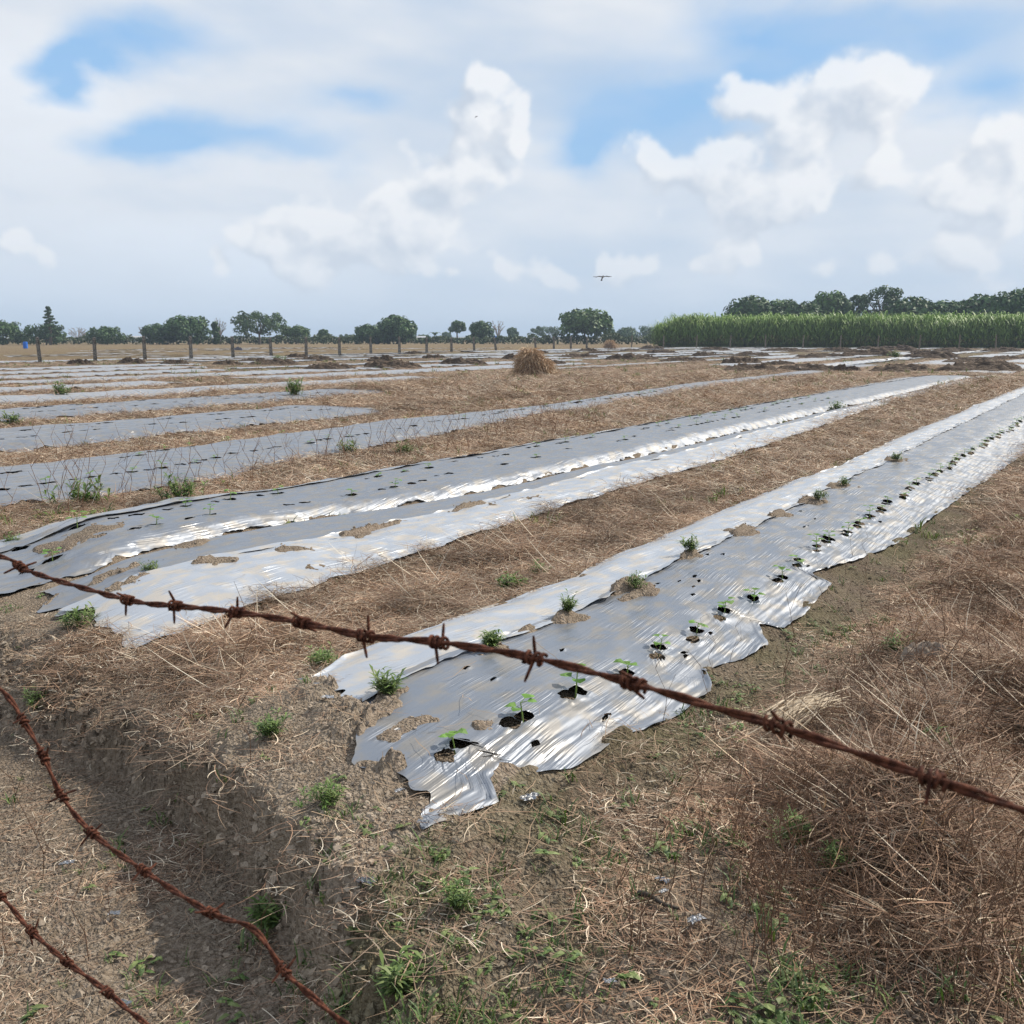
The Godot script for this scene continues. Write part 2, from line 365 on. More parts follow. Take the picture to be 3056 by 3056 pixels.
func bed_lift(s: float, t: float) -> float:
	if t < 1.0 or t > 58.0: return 0.0
	var lift := 0.0
	var begin := 1.75 + 0.55 * (t - 1.45)
	if t < 3.4:
		lift = 0.135 * smoothstep(1.15, 1.95, t) * (1.0 - smoothstep(2.62, 3.15, t))
	elif t < 7.9:
		lift = 0.115 * smoothstep(3.8, 4.6, t) * (1.0 - smoothstep(6.75, 7.45, t))
		var mid := edge(slit, s)
		lift -= 0.105 * exp(-pow((t - mid) / 0.12, 2.0))
		lift += 0.03 * smoothstep(mid, mid + 0.25, t) * (1.0 - smoothstep(6.3, 7.0, t))
	elif t < 14.0 and t < edge(e4l, s) + 0.7:
		var a := edge(e4r, s)
		var b := edge(e4l, s)
		lift = 0.12 * smoothstep(a - 0.25, a + 0.5, t) * (1.0 - smoothstep(b - 0.4, b + 0.25, t))
	else:
		var k := fposmod(t - 12.7, 4.35)
		lift = 0.14 * smoothstep(-0.1, 0.45, k) * (1.0 - smoothstep(2.1, 2.75, k))
	if t < 8.0: lift *= smoothstep(begin - 0.5, begin + 0.35, s)
	return lift * (1.0 - 0.5 * smoothstep(20.0, 60.0, s + t))

func base_y(x: float, z: float, s: float, t: float) -> float:
	var r2 := x * x + z * z
	var y := 0.022 * n_lo.get_noise_2d(x, z) + bed_lift(s, t)
	if r2 < 100.0:
		var low := low_amount(x, z)
		if low > 0.0:
			y = lerpf(y + 0.07, -0.18 + 0.02 * n_lo.get_noise_2d(x * 2.0, z * 2.0), low)
		else:
			y += 0.07 * smoothstep(4.2, 2.6, s - 0.55 * (t - 1.45)) * smoothstep(1.0, 1.7, t)
	if z > -4.0 and z < 0.0: y += 0.07 * exp(-pow((x - 0.15) / 0.5, 2.0) - pow((z + 2.45) / 0.33, 2.0)) * (1.0 + 0.5 * n_mid.get_noise_2d(x * 1.3, z * 1.3))
	if t < 1.25:
		y += 0.20 * smoothstep(1.25, 0.5, t) * (0.55 + 0.75 * n_lo.get_noise_2d(x * 2.1 + 40.0, z * 2.1)) * smoothstep(2.2, 3.2, -z)
	return y

func ragged(u: float, ph: float) -> float:
	return 0.16 * smoothstep(0.0, 0.25, u) * n_mid.get_noise_2d(u * 1.6 + ph, 4.0) + 0.03 * n_hi.get_noise_2d(u * 0.7 + ph, 8.0)

func film_cover(s: float, t: float) -> float:
	# how deep (metres, up to 0.1) a spot lies inside a film's outline; 0 outside
	var best := 0.0
	for f in films:
		if t < f.tmin or t > f.tmax or s < f.smin or s > f.s1: continue
		var a := edge(f.r, s)
		var b := edge(f.l, s)
		if t <= a or t >= b: continue
		var u := (t - a) / (b - a)
		var begin: float = lerpf(f.sa, f.sb, u)
		if s < begin + 0.4: begin += ragged(u, f.tmin * 7.3)
		best = maxf(best, minf(minf(t - a, b - t), minf(s - begin, f.s1 - s)))
	return minf(best, 0.1)

func hole_at(s: float, t: float) -> float:
	# normalised distance to the nearest planting hole
	var best := 9.0
	var k := int(floor(s / 0.5))
	for b in [k - 1, k, k + 1]:
		if not hole_bins.has(b): continue
		for h: Vector4 in hole_bins[b]:
			if absf(t - h.y) > 0.3: continue
			var e := sqrt(pow((s - h.x) / h.z, 2.0) + pow((t - h.y) / h.w, 2.0))
			if e < best: best = e
	return best

func patch_at(x: float, z: float, s: float, t: float) -> float:
	var best := 0.0
	for p: Vector3 in patches:
		var ds := s - p.x
		var dt := t - p.y
		var pz := p.z * 1.5
		var rr := pz * 1.7
		if absf(ds) > rr or absf(dt) > rr: continue
		var d := sqrt(ds * ds * 0.55 + dt * dt * 1.6) / pz + 0.55 * n_mid.get_noise_2d(x * 3.0, z * 3.0) + 0.2 * n_hi.get_noise_2d(x, z)
		best = maxf(best, 1.0 - smoothstep(0.55, 1.0, d))
	return best

func ground_y(x: float, z: float) -> float:
	var st := to_st(x, z)
	var y := base_y(x, z, st.x, st.y)
	var r := sqrt(x * x + z * z)
	if r < 45.0:
		var fade := 1.0 / (1.0 + r * 0.12)
		y += fade * (0.030 * n_mid.get_noise_2d(x * 1.6, z * 1.6) + 0.016 * n_hi.get_noise_2d(x, z))
		if r < 14.0 and st.y > 1.4 and st.y < 7.4: y += (0.050 if film_cover(st.x, st.y) > 0.02 else 0.026) * patch_at(x, z, st.x, st.y)
		if z > -6.0 and r < 7.0:
			var lw := low_amount(x, z)
			if lw > 0.03 and lw < 0.97: y += 0.085 * lw * (1.0 - lw) * 4.0 * (n_hi.get_noise_2d(x * 0.9, z * 0.9) + 0.6 * n_hi.get_noise_2d(x * 2.3, z * 2.3))
		var c := film_cover(st.x, st.y)
		if c > 0.0:
			y -= 0.026 * smoothstep(0.02, 0.1, c)
			if r < 16.0: y += 0.055 * maxf(0.0, n_mid.get_noise_2d(x * 1.7 + 60.0, z * 1.7)) * smoothstep(0.10, 0.01, c)
			if r < 22.0:
				var e := hole_at(st.x, st.y)
				if e < 1.8: y += 0.008 * (1.0 - smoothstep(0.7, 1.1, e))
	return y

# where dry straw lies, 0 to 1
func straw_at(x: float, z: float, s: float, t: float) -> float:
	var d := 0.0
	var nn := n_mid.get_noise_2d(x * 0.5 + 9.0, z * 0.5)
	if t < 1.25 + 0.12 * nn:
		d = smoothstep(1.22, 0.85, t + 0.25 * nn) * smoothstep(-2.45, -2.9, z + 0.5 * nn - 0.25 * smoothstep(0.3, 1.5, x))
		d = maxf(d, 0.22 * smoothstep(-0.1, 0.6, x))
		d *= 0.65 + 0.35 * smoothstep(-0.25, 0.15, n_lo.get_noise_2d(x * 2.6, z * 2.6 + 7.0))
	elif t < 2.3 and s < 2.2:
		d = 0.02 + 0.10 * maxf(nn, 0.0)
	elif t < 2.75:
		d = 0.018 + 0.05 * maxf(nn, 0.0)
	elif t < 4.3:
		d = smoothstep(2.7, 3.0, t) * lerpf(0.10 + 0.5 * smoothstep(0.0, 0.4, nn), 1.0, smoothstep(2.5, 3.1, s))
	elif t < 7.1:
		d = 0.04 if s < 3.4 else (0.8 if s > 42.0 else (1.0 if t < edge(e2r, s) + 0.1 else 0.0))
	elif t < 8.35:
		d = smoothstep(7.0, 7.3, t) * (1.0 if t < edge(e4r, s) - 0.05 else 0.0)
	elif t < 14.0 and t < edge(e4l, s):
		d = 0.0 if t > edge(e4r, s) else 1.0
	else:
		var k := fposmod(t - 12.7, 4.35)
		d = 1.0 if k > 2.55 or k < 0.0 else 0.15
		if t < 22.5 and s > 15.0 + 0.35 * (t - 12.0) and s < 60.0: d = 1.0
		if t > 25.0: d *= 0.75
		if t > 58.0: d = 0.5
	if x > -0.6 and x < 0.7 and z > -3.0: d = minf(d, 0.02 + 0.14 * smoothstep(0.1, 0.5, nn))
	if d > 0.0 and r_low(x, z) > 0.5: d = clampf(0.035 + 0.16 * smoothstep(0.05, 0.5, nn), 0.0, 1.0)
	return d

func r_low(x: float, z: float) -> float:
	return low_amount(x, z) if z > -6.5 else 0.0

func soil_colour(x: float, z: float, s: float, t: float, y: float) -> Color:
	var sand := Color(0.285, 0.235, 0.180)
	var soil := Color(0.165, 0.130, 0.100)
	var moss := Color(0.150, 0.140, 0.080)
	var chaff := Color(0.22, 0.168, 0.115)
	var n1 := n_lo.get_noise_2d(x * 1.7, z * 1.7 + 30.0)
	var n2 := n_mid.get_noise_2d(x, z + 11.0)
	var c := soil.lerp(sand, clampf(0.42 + 0.55 * n1 + 0.35 * n2, 0.0, 1.0))
	var r := sqrt(x * x + z * z)
	if t > 1.6 and s > 2.0 and s + t < 30.0: c = c.lerp(sand, 0.55)
	if (t > 1.5 and t < 3.3 and s < 3.1 and s > 1.5) or (t > 4.2 and t < 8.0 and s < 3.9): c = c.lerp(Color(0.33, 0.275, 0.215), clampf(0.65 + 0.6 * n2, 0.0, 0.9))
	if r < 14.0 and t > 1.4 and t < 7.2 and film_cover(s, t) > 0.0: c = c.lerp(Color(0.31, 0.255, 0.20), 0.8 * patch_at(x, z, s, t))
	if t > 1.0 and t < 1.6: c = c.lerp(moss, clampf(0.35 + 0.6 * n2, 0.0, 0.8))
	if z > -6.5:
		var lw := low_amount(x, z)
		if lw > 0.8: c = c.lerp(Color(0.25, 0.205, 0.16), 0.6)
	var st := straw_at(x, z, s, t)
	c = c.lerp(chaff, st * clampf(0.62 + 0.6 * n2, 0.0, 0.92))
	if s + t > 28.0:
		c = c.lerp(Color(0.20, 0.185, 0.095), clampf(0.15 + 0.7 * n1 + 0.3 * n2, 0.0, 0.55))
	if t > 60.0: c = c.lerp(Color(0.27, 0.205, 0.12), 0.6)
	return c

func make_ground() -> void:
	var angs := PackedFloat32Array()
	var a := -180.0
	while a < 180.0:
		angs.append(a)
		a += 0.145 if absf(a) < 33.0 else (0.6 if absf(a) < 55.0 else 5.0)
	angs.append(180.0)
	var rads := PackedFloat32Array([0.0])
	var r := 0.4
	while r < 70.0:
		rads.append(r)
		r *= 1.0085 if r > 1.7 else 1.08
	while r < 4000.0:
		rads.append(r)
		r *= 1.09
	var nr := rads.size()
	var na := angs.size()
	var v := PackedVector3Array()
	var col := PackedColorArray()
	v.resize(nr * na)
	col.resize(nr * na)
	for j in na:
		var th := deg_to_rad(angs[j])
		var sx := sin(th)
		var cz := -cos(th)
		for i in nr:
			var x := sx * rads[i]
			var z := cz * rads[i]
			var k := i * na + j
			var st := to_st(x, z)
			if absf(angs[j]) > 60.0 or rads[i] > 260.0:
				v[k] = Vector3(x, base_y(x, z, st.x, st.y), z)
				col[k] = Color(0.2, 0.17, 0.1)
			else:
				var y := ground_y(x, z)
				v[k] = Vector3(x, y, z)
				col[k] = soil_colour(x, z, st.x, st.y, y)
	var n := PackedVector3Array()
	n.resize(nr * na)
	var idx := PackedInt32Array()
	for i in nr:
		var i0 := maxi(i - 1, 0)
		var i1 := mini(i + 1, nr - 1)
		for j in na:
			var j0 := maxi(j - 1, 0)
			var j1 := mini(j + 1, na - 1)
			var nn := (v[i * na + j1] - v[i * na + j0]).cross(v[i1 * na + j] - v[i0 * na + j])
			if nn.y < 0: nn = -nn
			n[i * na + j] = nn.normalized() if nn.length_squared() > 1e-14 else Vector3.UP
			if i > 0 and j > 0:
				var p := (i - 1) * na + j - 1
				idx.append_array(PackedInt32Array([p, p + na, p + na + 1, p, p + na + 1, p + 1]))
	var o := part("ground", mesh_of(v, n, idx, PackedVector2Array(), col), M.soil, self)
	tag(o, "sandy brown field soil with beds, headland bank and furrows", "ground", "", "structure")

# ------------------------------------------------------------------ plastic film
func add_hole(s: float, t: float, rs: float, rt: float) -> void:
	var k := int(floor(s / 0.5))
	if not hole_bins.has(k): hole_bins[k] = []
	hole_bins[k].append(Vector4(s, t, rs, rt))

func film(called: String, label: String, r: Array, l: Array, sa: float, sb: float, s1: float, cols: int, ds: float, mat: String, lift := 0.0, wrinkle := 1.0, rag := 0.03, group := "") -> void:
	var tmin := 1e9
	var tmax := -1e9
	for p: Vector2 in r: tmin = minf(tmin, p.y)
	for p: Vector2 in l: tmax = maxf(tmax, p.y)
	films.append({"called": called, "label": label, "r": r, "l": l, "sa": sa, "sb": sb, "smin": minf(sa, sb) - 0.25, "s1": s1, "cols": cols, "ds": ds, "mat": mat, "lift": lift, "wrinkle": wrinkle, "rag": rag, "group": group, "tmin": tmin - 0.1, "tmax": tmax + 0.1})

func make_film(f: Dictionary) -> void:
	var streak := noise(31, 1.0, 2)
	var steps := PackedFloat32Array()
	var at := 0.0
	var smin: float = minf(f.sa, f.sb)
	while at < f.s1 - smin:
		steps.append(at)
		at += maxf(f.ds, 0.0035 * (smin + at))
	steps.append(f.s1 - smin)
	var nc: int = f.cols + 1
	var nr := steps.size()
	var v := PackedVector3Array()
	var uv := PackedVector2Array()
	var inside := PackedByteArray()
	v.resize(nr * nc)
	uv.resize(nr * nc)
	inside.resize(nr * nc)
	var ph: float = f.tmin * 7.3
	for i in nr:
		for j in nc:
			var u: float = float(j) / f.cols
			var s0: float = lerpf(f.sa, f.sb, u) + ragged(u, ph)
			var s: float = s0 + steps[i] * (f.s1 - s0) / (f.s1 - smin)
			var a: float = edge(f.r, s) + f.rag * (n_mid.get_noise_2d(s * 1.5, ph) + 0.6 * n_hi.get_noise_2d(s * 0.8, ph))
			var b: float = edge(f.l, s) + f.rag * (n_mid.get_noise_2d(s * 1.5, ph + 60.0) + 0.6 * n_hi.get_noise_2d(s * 0.8, ph + 60.0))
			var t := lerpf(a, b, u)
			var hole := 0
			var rim := 0.0
			var k := int(floor(s / 0.5))
			for bin in [k - 1, k, k + 1]:
				if not hole_bins.has(bin): continue
				for h: Vector4 in hole_bins[bin]:
					var es := (s - h.x) / h.z
					var et := (t - h.y) / h.w
					if absf(es) > 1.9 or absf(et) > 1.9: continue
					var wob := 1.0 + 0.22 * n_hi.get_noise_2d(h.x * 9.0 + es * 0.1, h.y * 9.0 + et * 0.1)
					var e := sqrt(es * es + et * et) / wob
					if e < 0.72: hole = 1
					elif e < 1.28:
						s = h.x + es / e * h.z
						t = h.y + et / e * h.w
						rim = 1.0
					elif e < 1.9: rim = maxf(rim, 1.0 - (e - 1.28) / 0.62)
			var p := to_xz(s, t)
			var far := clampf(1.0 - (s - 4.0) / 30.0, 0.15, 1.0)
			var mask := smoothstep(-0.25, 0.35, n_mid.get_noise_2d(s * 0.35 + ph, t * 1.2))
			var er := smoothstep(0.42, 0.0, u)
			var y: float = base_y(p.x, p.y, s, t) + 0.012 + f.lift
			y += f.wrinkle * far * 0.0055 * streak.get_noise_2d(s * 1.1 + ph, t * 21.0) * clampf(0.08 + 0.32 * mask + 0.8 * er, 0.0, 1.1)
			y += f.wrinkle * far * 0.0036 * streak.get_noise_2d(s * 1.6 + ph, t * 38.0) * clampf(1.2 * er + 0.25 * mask * mask, 0.0, 1.1)
			y += 0.011 * f.wrinkle * n_mid.get_noise_2d(s * 0.8, t * 1.6 + ph)
			y += 0.010 * rim * (0.4 + n_hi.get_noise_2d(s, t))
			var lip := maxf(smoothstep(0.06, 0.0, u), smoothstep(0.94, 1.0, u))
			y += lip * (0.004 + 0.022 * maxf(0.0, n_mid.get_noise_2d(s * 1.1 + 5.0, ph + u * 9.0)))
			var q := i * nc + j
			v[q] = Vector3(p.x, y, p.y)
			uv[q] = Vector2(s / 2.6, t / 1.5 + 0.15 * sin(s * 0.35 + ph))
			inside[q] = hole
	var n := PackedVector3Array()
	n.resize(nr * nc)
	var idx := PackedInt32Array()
	for i in nr:
		for j in nc:
			var nn := (v[i * nc + mini(j + 1, nc - 1)] - v[i * nc + maxi(j - 1, 0)]).cross(v[mini(i + 1, nr - 1) * nc + j] - v[maxi(i - 1, 0) * nc + j])
			if nn.y < 0: nn = -nn
			n[i * nc + j] = nn.normalized()
			if i > 0 and j > 0:
				var p := (i - 1) * nc + j - 1
				if inside[p] + inside[p + 1] + inside[p + nc] + inside[p + nc + 1] > 0: continue
				idx.append_array(PackedInt32Array([p, p + nc, p + nc + 1, p, p + nc + 1, p + 1]))
	tag(part(f.called, mesh_of(v, n, idx, uv), M[f.mat], self), f.label, "plastic film", f.group if f.group else "mulch film sheets on the beds")

func flat(t: float) -> Array:
	return [Vector2(0, t), Vector2(200, t)]

func shifted(a: Array, by: float) -> Array:
	return a.map(func(p: Vector2): return p + Vector2(0, by))

func lay_films() -> void:
	film("mulch_film", "nearest grey film sheet with a row of seedlings and torn right edge", e1r, flat(2.40), 2.19, 2.72, 58.0, 124, 0.022, "film", 0.0, 1.0, 0.012)
	film("mulch_film", "film strip overlapping the left side of the nearest sheet", flat(2.34), e1l, 2.80, 2.95, 56.0, 44, 0.022, "film_palest", 0.005, 1.0, 0.02)
	film("mulch_film", "bright wrinkled film strip along the right of the second bed", e2r, flat(4.80), 3.05, 3.30, 43.0, 48, 0.028, "film_palest", 0.012, 1.3, 0.02)  # uses the lightest of the film colours
	film("mulch_film", "dusty grey strip between the bright strip and the soil slit", flat(4.72), shifted(slit, -0.06), 3.25, 3.45, 43.0, 24, 0.03, "film", 0.0, 0.6, 0.03)
	film("mulch_film", "dusty film sheet left of the soil slit on the second bed", shifted(slit, 0.06), e3l, 3.2, 3.5, 42.0, 90, 0.028, "film", 0.0, 0.9, 0.035)
	film("mulch_film", "narrow strip overlapping the left side of the second bed", [Vector2(0, 6.35), Vector2(8, 6.75), Vector2(40, 6.9)], [Vector2(0, 6.85), Vector2(8, 7.15), Vector2(40, 7.6)], 3.3, 3.6, 42.0, 20, 0.05, "film_pale", 0.006, 1.0, 0.03)
	film("mulch_film", "long film sheet on the third bed before the straw field", e4r, e4l, 2.6, 2.6, 58.0, 76, 0.04, "film", 0.0, 1.2, 0.08)
	film("mulch_film", "film on the fourth bed ending at the straw field", flat(12.75), flat(15.2), 3.5, 3.5, 16.2, 60, 0.05, "film", 0.0, 1.2, 0.10)
	film("mulch_film", "film on the fifth bed left of the straw field", flat(17.15), flat(19.75), 6.5, 6.5, 22.0, 50, 0.06, "film", 0.0, 1.3, 0.12)
	film("mulch_film", "film on the sixth bed left of the straw heap", flat(21.5), flat(24.1), 9.0, 9.0, 31.0, 44, 0.08, "film_pale", 0.0, 1.3, 0.14)
	# far beds: broken lengths of film between the soil heaps, their sheen painted paler
	var r := RandomNumberGenerator.new()
	r.seed = 12
	for b in range(0, 11):
		var t0 := 12.72 + 4.35 * b
		var s := 0.56 * t0 - 2.0
		if b == 0: s = 46.0
		elif b == 1: s = 50.0
		elif b == 2: s = 42.0
		while s < 150.0:
			var ln := r.randf_range(9, 26)
			if r.randf() < 0.86:
				var w := r.randf_range(1.5, 2.6)
				var o := r.randf_range(0.0, 2.6 - w)
				film("far_mulch_film", "broken length of film with painted pale sheen on the %s bed before the concrete posts" % ORD[10 - b], flat(t0 + o), flat(t0 + o + w), s, s + r.randf_range(-0.6, 0.6), s + ln, 12, 0.22, "film_pale", 0.02, 2.2, 0.25, "broken film on the %s bed before the posts" % ORD[10 - b])
			s += ln + r.randf_range(0.6, 3.5)
	for b in [[4.3, 46.0], [8.6, 60.0]]:
		var s: float = b[1]
		while s < 130.0:
			var ln := r.randf_range(10, 24)
			film("far_mulch_film", "broken film length continuing the %s bed towards the cane" % ("second" if b[0] < 5.0 else "third"), flat(b[0]), flat(b[0] + 2.5), s, s + 0.3, s + ln, 12, 0.22, "film_pale", 0.02, 2.2, 0.25, "film continuing the %s bed" % ("second" if b[0] < 5.0 else "third"))  # paler colour stands in for grazing sheen here too
			s += ln + r.randf_range(1.0, 4.0)
	for i in 12:
		var t0 := 64.0 + 3.4 * i + r.randf_range(-1, 1)
		var s := 44.0 + 0.62 * (t0 - 62.0) + r.randf_range(-4, 10)
		while s < 110.0:
			var ln := r.randf_range(6, 18)
			if r.randf() < 0.6:
				film("stray_mulch_film", "thin film strip with painted pale sheen in the stubble beyond the concrete posts", flat(t0), flat(t0 + r.randf_range(0.5, 1.1)), s, s, s + ln, 5, 0.5, "film_pale", 0.03, 3.0, 0.2, "film strips beyond the posts")
			s += ln + r.randf_range(2, 9)

func plan_holes() -> Array:
	var plants := []
	for h: Vector2 in holes_near: add_hole(h.x, h.y, 0.046, 0.034)
	for i in seed_near.size(): plants.append([seed_near[i].x + 0.01, seed_near[i].y, "near", i])
	var r := RandomNumberGenerator.new()
	r.seed = 41
	var s: float = seed_near[seed_near.size() - 1].x + 0.42
	while s < 30.0:
		var t := 1.76 - 0.012 * maxf(0.0, s - 8.0) + r.randf_range(-0.03, 0.03)
		add_hole(s, t, 0.055, 0.045)
		add_hole(s - 0.13, t - 0.01, 0.05, 0.038)
		plants.append([s, t, "first", 0])
		s += r.randf_range(0.38, 0.46)
	# small punctures of the nearest sheet
	for i in 30:
		var ss := r.randf_range(2.7, 8.5)
		var tt := r.randf_range(1.95, 2.30) if r.randf() < 0.7 else r.randf_range(1.5, 1.7)
		add_hole(ss, tt, r.randf_range(0.010, 0.016), r.randf_range(0.007, 0.011))
	for row in [[5.95, 4.0, "second", 25.0], [6.45, 4.2, "second", 24.0], [9.0, 4.6, "third", 26.0], [10.1, 5.0, "third", 26.0], [13.4, 7.0, "fourth", 15.5], [14.4, 7.5, "fourth", 15.5], [17.9, 9.6, "fifth", 20.5], [18.9, 10.0, "fifth", 20.5]]:
		s = row[1]
		while s < row[3]:
			var t: float = row[0] + r.randf_range(-0.08, 0.08)
			if row[2] == "third": t += (edge(e4r, s) - 8.3) * 0.85
			var big := 1.0 if row[0] < 8.0 else 1.35
			if r.randf() < 0.85:
				add_hole(s, t, r.randf_range(0.05, 0.08) * big, r.randf_range(0.035, 0.05) * big)
				if r.randf() < 0.6: add_hole(s - 0.2, t + r.randf_range(-0.03, 0.03), 0.05 * big, 0.035 * big)
				if r.randf() < 0.62 and row[0] < 12.0: plants.append([s, t, row[2], 0])
			s += r.randf_range(0.38, 0.62)
	return plants

# ------------------------------------------------------------------ plants
func leaf_into(b: Build, at: Vector3, dir: Vector3, up: Vector3, ln: float, wd: float, col: Color, droop := 0.25) -> void:
	# a broad lobed leaf of six faces round its midrib
	var side := dir.cross(up).normalized()
	var p0 := at
	var p1 := at + dir * ln * 0.55 + up * ln * 0.06
	var p2 := at + dir * ln - up * ln * droop
	var l1 := at + dir * ln * 0.22 + side * wd * 0.55 + up * ln * 0.10
	var l2 := at + dir * ln * 0.62 + side * wd * 0.50 - up * ln * 0.02
	var r1 := at + dir * ln * 0.22 - side * wd * 0.55 + up * ln * 0.10
	var r2 := at + dir * ln * 0.62 - side * wd * 0.50 - up * ln * 0.02
	b.tri(p0, l1, p1, col)
	b.tri(l1, l2, p1, col)
	b.tri(l2, p2, p1, col)
	b.tri(p0, p1, r1, col)
	b.tri(r1, p1, r2, col)
	b.tri(r2, p1, p2, col)

func make_seedling(seed_: int, tall: float) -> Node3D:
	var r := RandomNumberGenerator.new()
	r.seed = seed_
	var o := Node3D.new()
	var b := Build.new()
	var lean := Vector3(r.randf_range(-0.15, 0.15), 1, r.randf_range(-0.15, 0.15)).normalized()
	b.tube([Vector3.ZERO, lean * tall * 0.5, lean * tall + Vector3(0.004, 0, 0)], [0.0034, 0.003, 0.002], 6, Color(0.22, 0.32, 0.09))
	part("stem", b.mesh(), M.leaf, o)
	for k in 4:
		var a := TAU * k / 4.0 + r.randf_range(-0.5, 0.5)
		var out := Vector3(cos(a), r.randf_range(0.25, 0.7), sin(a)).normalized()
		var lb := Build.new()
		var from := lean * tall * (0.72 if k < 2 else 0.98)
		var tip := from + out * tall * 0.22
		lb.tube([from, tip], [0.0016, 0.0012], 4, Color(0.20, 0.30, 0.08))
		var ln := tall * r.randf_range(0.36, 0.55)
		leaf_into(lb, tip, Vector3(cos(a), 0.18, sin(a)).normalized(), Vector3.UP, ln, ln * 0.95, Color(0.13, 0.245, 0.05) * r.randf_range(0.8, 1.25), r.randf_range(0.1, 0.35))
		part("leaf", lb.mesh(), M.leaf, o)
	return o

func grass_tuft(seed_: int, blades: int, ln: float, spread: float, wd: float, pal: Array, broad := 0.0) -> ArrayMesh:
	var r := RandomNumberGenerator.new()
	r.seed = seed_
	var b := Build.new()
	for i in blades:
		var a := r.randf() * TAU
		var q := sqrt(r.randf()) * spread
		var p := Vector3(cos(a) * q, 0, sin(a) * q)
		var th := r.randf() * TAU
		var d := Vector3(cos(th), 0, sin(th))
		var l := ln * r.randf_range(0.5, 1.15)
		var rise := r.randf_range(0.45, 1.0)
		var c: Color = pal[r.randi() % pal.size()]
		if r.randf() < broad:
			leaf_into(b, p + Vector3.UP * l * 0.5 * rise, d, Vector3.UP, l * 0.55, l * 0.22, c, 0.2)
		else:
			var p1 := p + d * l * 0.22 + Vector3.UP * l * 0.55 * rise
			var p2 := p + d * l * 0.62 + Vector3.UP * l * 0.78 * rise
			b.ribbon([p, p1, p2], [wd, wd * 0.9, wd * 0.15], d.cross(Vector3.UP), c)
	return b.mesh()

func weed_mesh(seed_: int, tall: float, spread: float, pal: Array, long_leaf: float) -> ArrayMesh:
	var r := RandomNumberGenerator.new()
	r.seed = seed_
	var b := Build.new()
	for i in r.randi_range(26, 40):
		var a := r.randf() * TAU
		var q := absf(r.randfn()) * spread * 0.42
		var p := Vector3(cos(a) * q, 0, sin(a) * q * 0.8)
		var lean := Vector3(cos(a) * r.randf_range(0.0, 0.7) + r.randfn() * 0.15, 1, sin(a) * r.randf_range(0.0, 0.7) + r.randfn() * 0.15).normalized()
		var h := tall * r.randf_range(0.35, 1.1) * exp(-0.6 * q / spread)
		var c0: Color = pal[r.randi() % pal.size()]
		b.tube([p, p + lean * h * 0.5, p + lean * h + Vector3(lean.x, 0, lean.z) * h * 0.15], [tall * 0.010, tall * 0.008, tall * 0.004], 3, c0 * Color(0.9, 0.8, 0.8))
		for k in r.randi_range(7, 12):
			var f := r.randf_range(0.15, 1.0)
			var th := r.randf() * TAU
			var d := Vector3(cos(th), r.randf_range(0.1, 0.9), sin(th)).normalized()
			var l := tall * long_leaf * r.randf_range(0.5, 1.2)
			var p0 := p + lean * h * f
			var c: Color = c0 * r.randf_range(0.8, 1.2)
			c.a = 1.0
			b.ribbon([p0, p0 + d * l * 0.5 + Vector3.UP * l * 0.08, p0 + d * l - Vector3.UP * l * 0.12], [l * 0.03, l * 0.10, l * 0.02], d.cross(Vector3.UP), c)
	return b.mesh()

func straw_clump(seed_: int, blades: int, ln: float, spread: float, wd: float, lift: float) -> ArrayMesh:
	var r := RandomNumberGenerator.new()
	r.seed = seed_
	var pal := [Color(0.371, 0.297, 0.220), Color(0.288, 0.207, 0.146), Color(0.206, 0.132, 0.090), Color(0.556, 0.493, 0.390), Color(0.144, 0.092, 0.065), Color(0.309, 0.224, 0.161), Color(0.237, 0.157, 0.110)]
	var b := Build.new()
	for i in blades:
		var a := r.randf() * TAU
		var q := sqrt(r.randf()) * spread
		var y0 := r.randf_range(-0.01, lift * 0.6)
		var p := Vector3(cos(a) * q, y0, sin(a) * q)
		var th := r.randf() * TAU
		var d := Vector3(cos(th), r.randf_range(-0.1, 0.55) * (1.9 if r.randf() < 0.25 else 0.6), sin(th)).normalized()
		var side := Vector3(-d.z, r.randf_range(-0.7, 0.7), d.x).normalized()
		var curl := Vector3(-d.z, r.randf_range(-0.5, 0.3), d.x) * r.randfn() * 0.62
		var sag := r.randf_range(-0.35, 0.05)
		var l := ln * r.randf_range(0.3, 1.1)
		if r.randf() < 0.06: l *= 1.8
		var w := wd * r.randf_range(0.55, 1.4)
		var pts := []
		for k in 5:
			var f := k / 4.0
			var pt := p + d * l * f + curl * l * f * f + Vector3.UP * sag * l * f * f
			if pt.y < -0.02: pt.y = -0.02
			pts.append(pt)
		b.ribbon(pts, [w, w, w * 0.95, w * 0.7, w * 0.25], side, pal[r.randi() % pal.size()])
	return b.mesh()

func spot(rad: float, ang: float) -> Vector3:
	return Vector3(sin(ang) * rad, 0, -cos(ang) * rad)

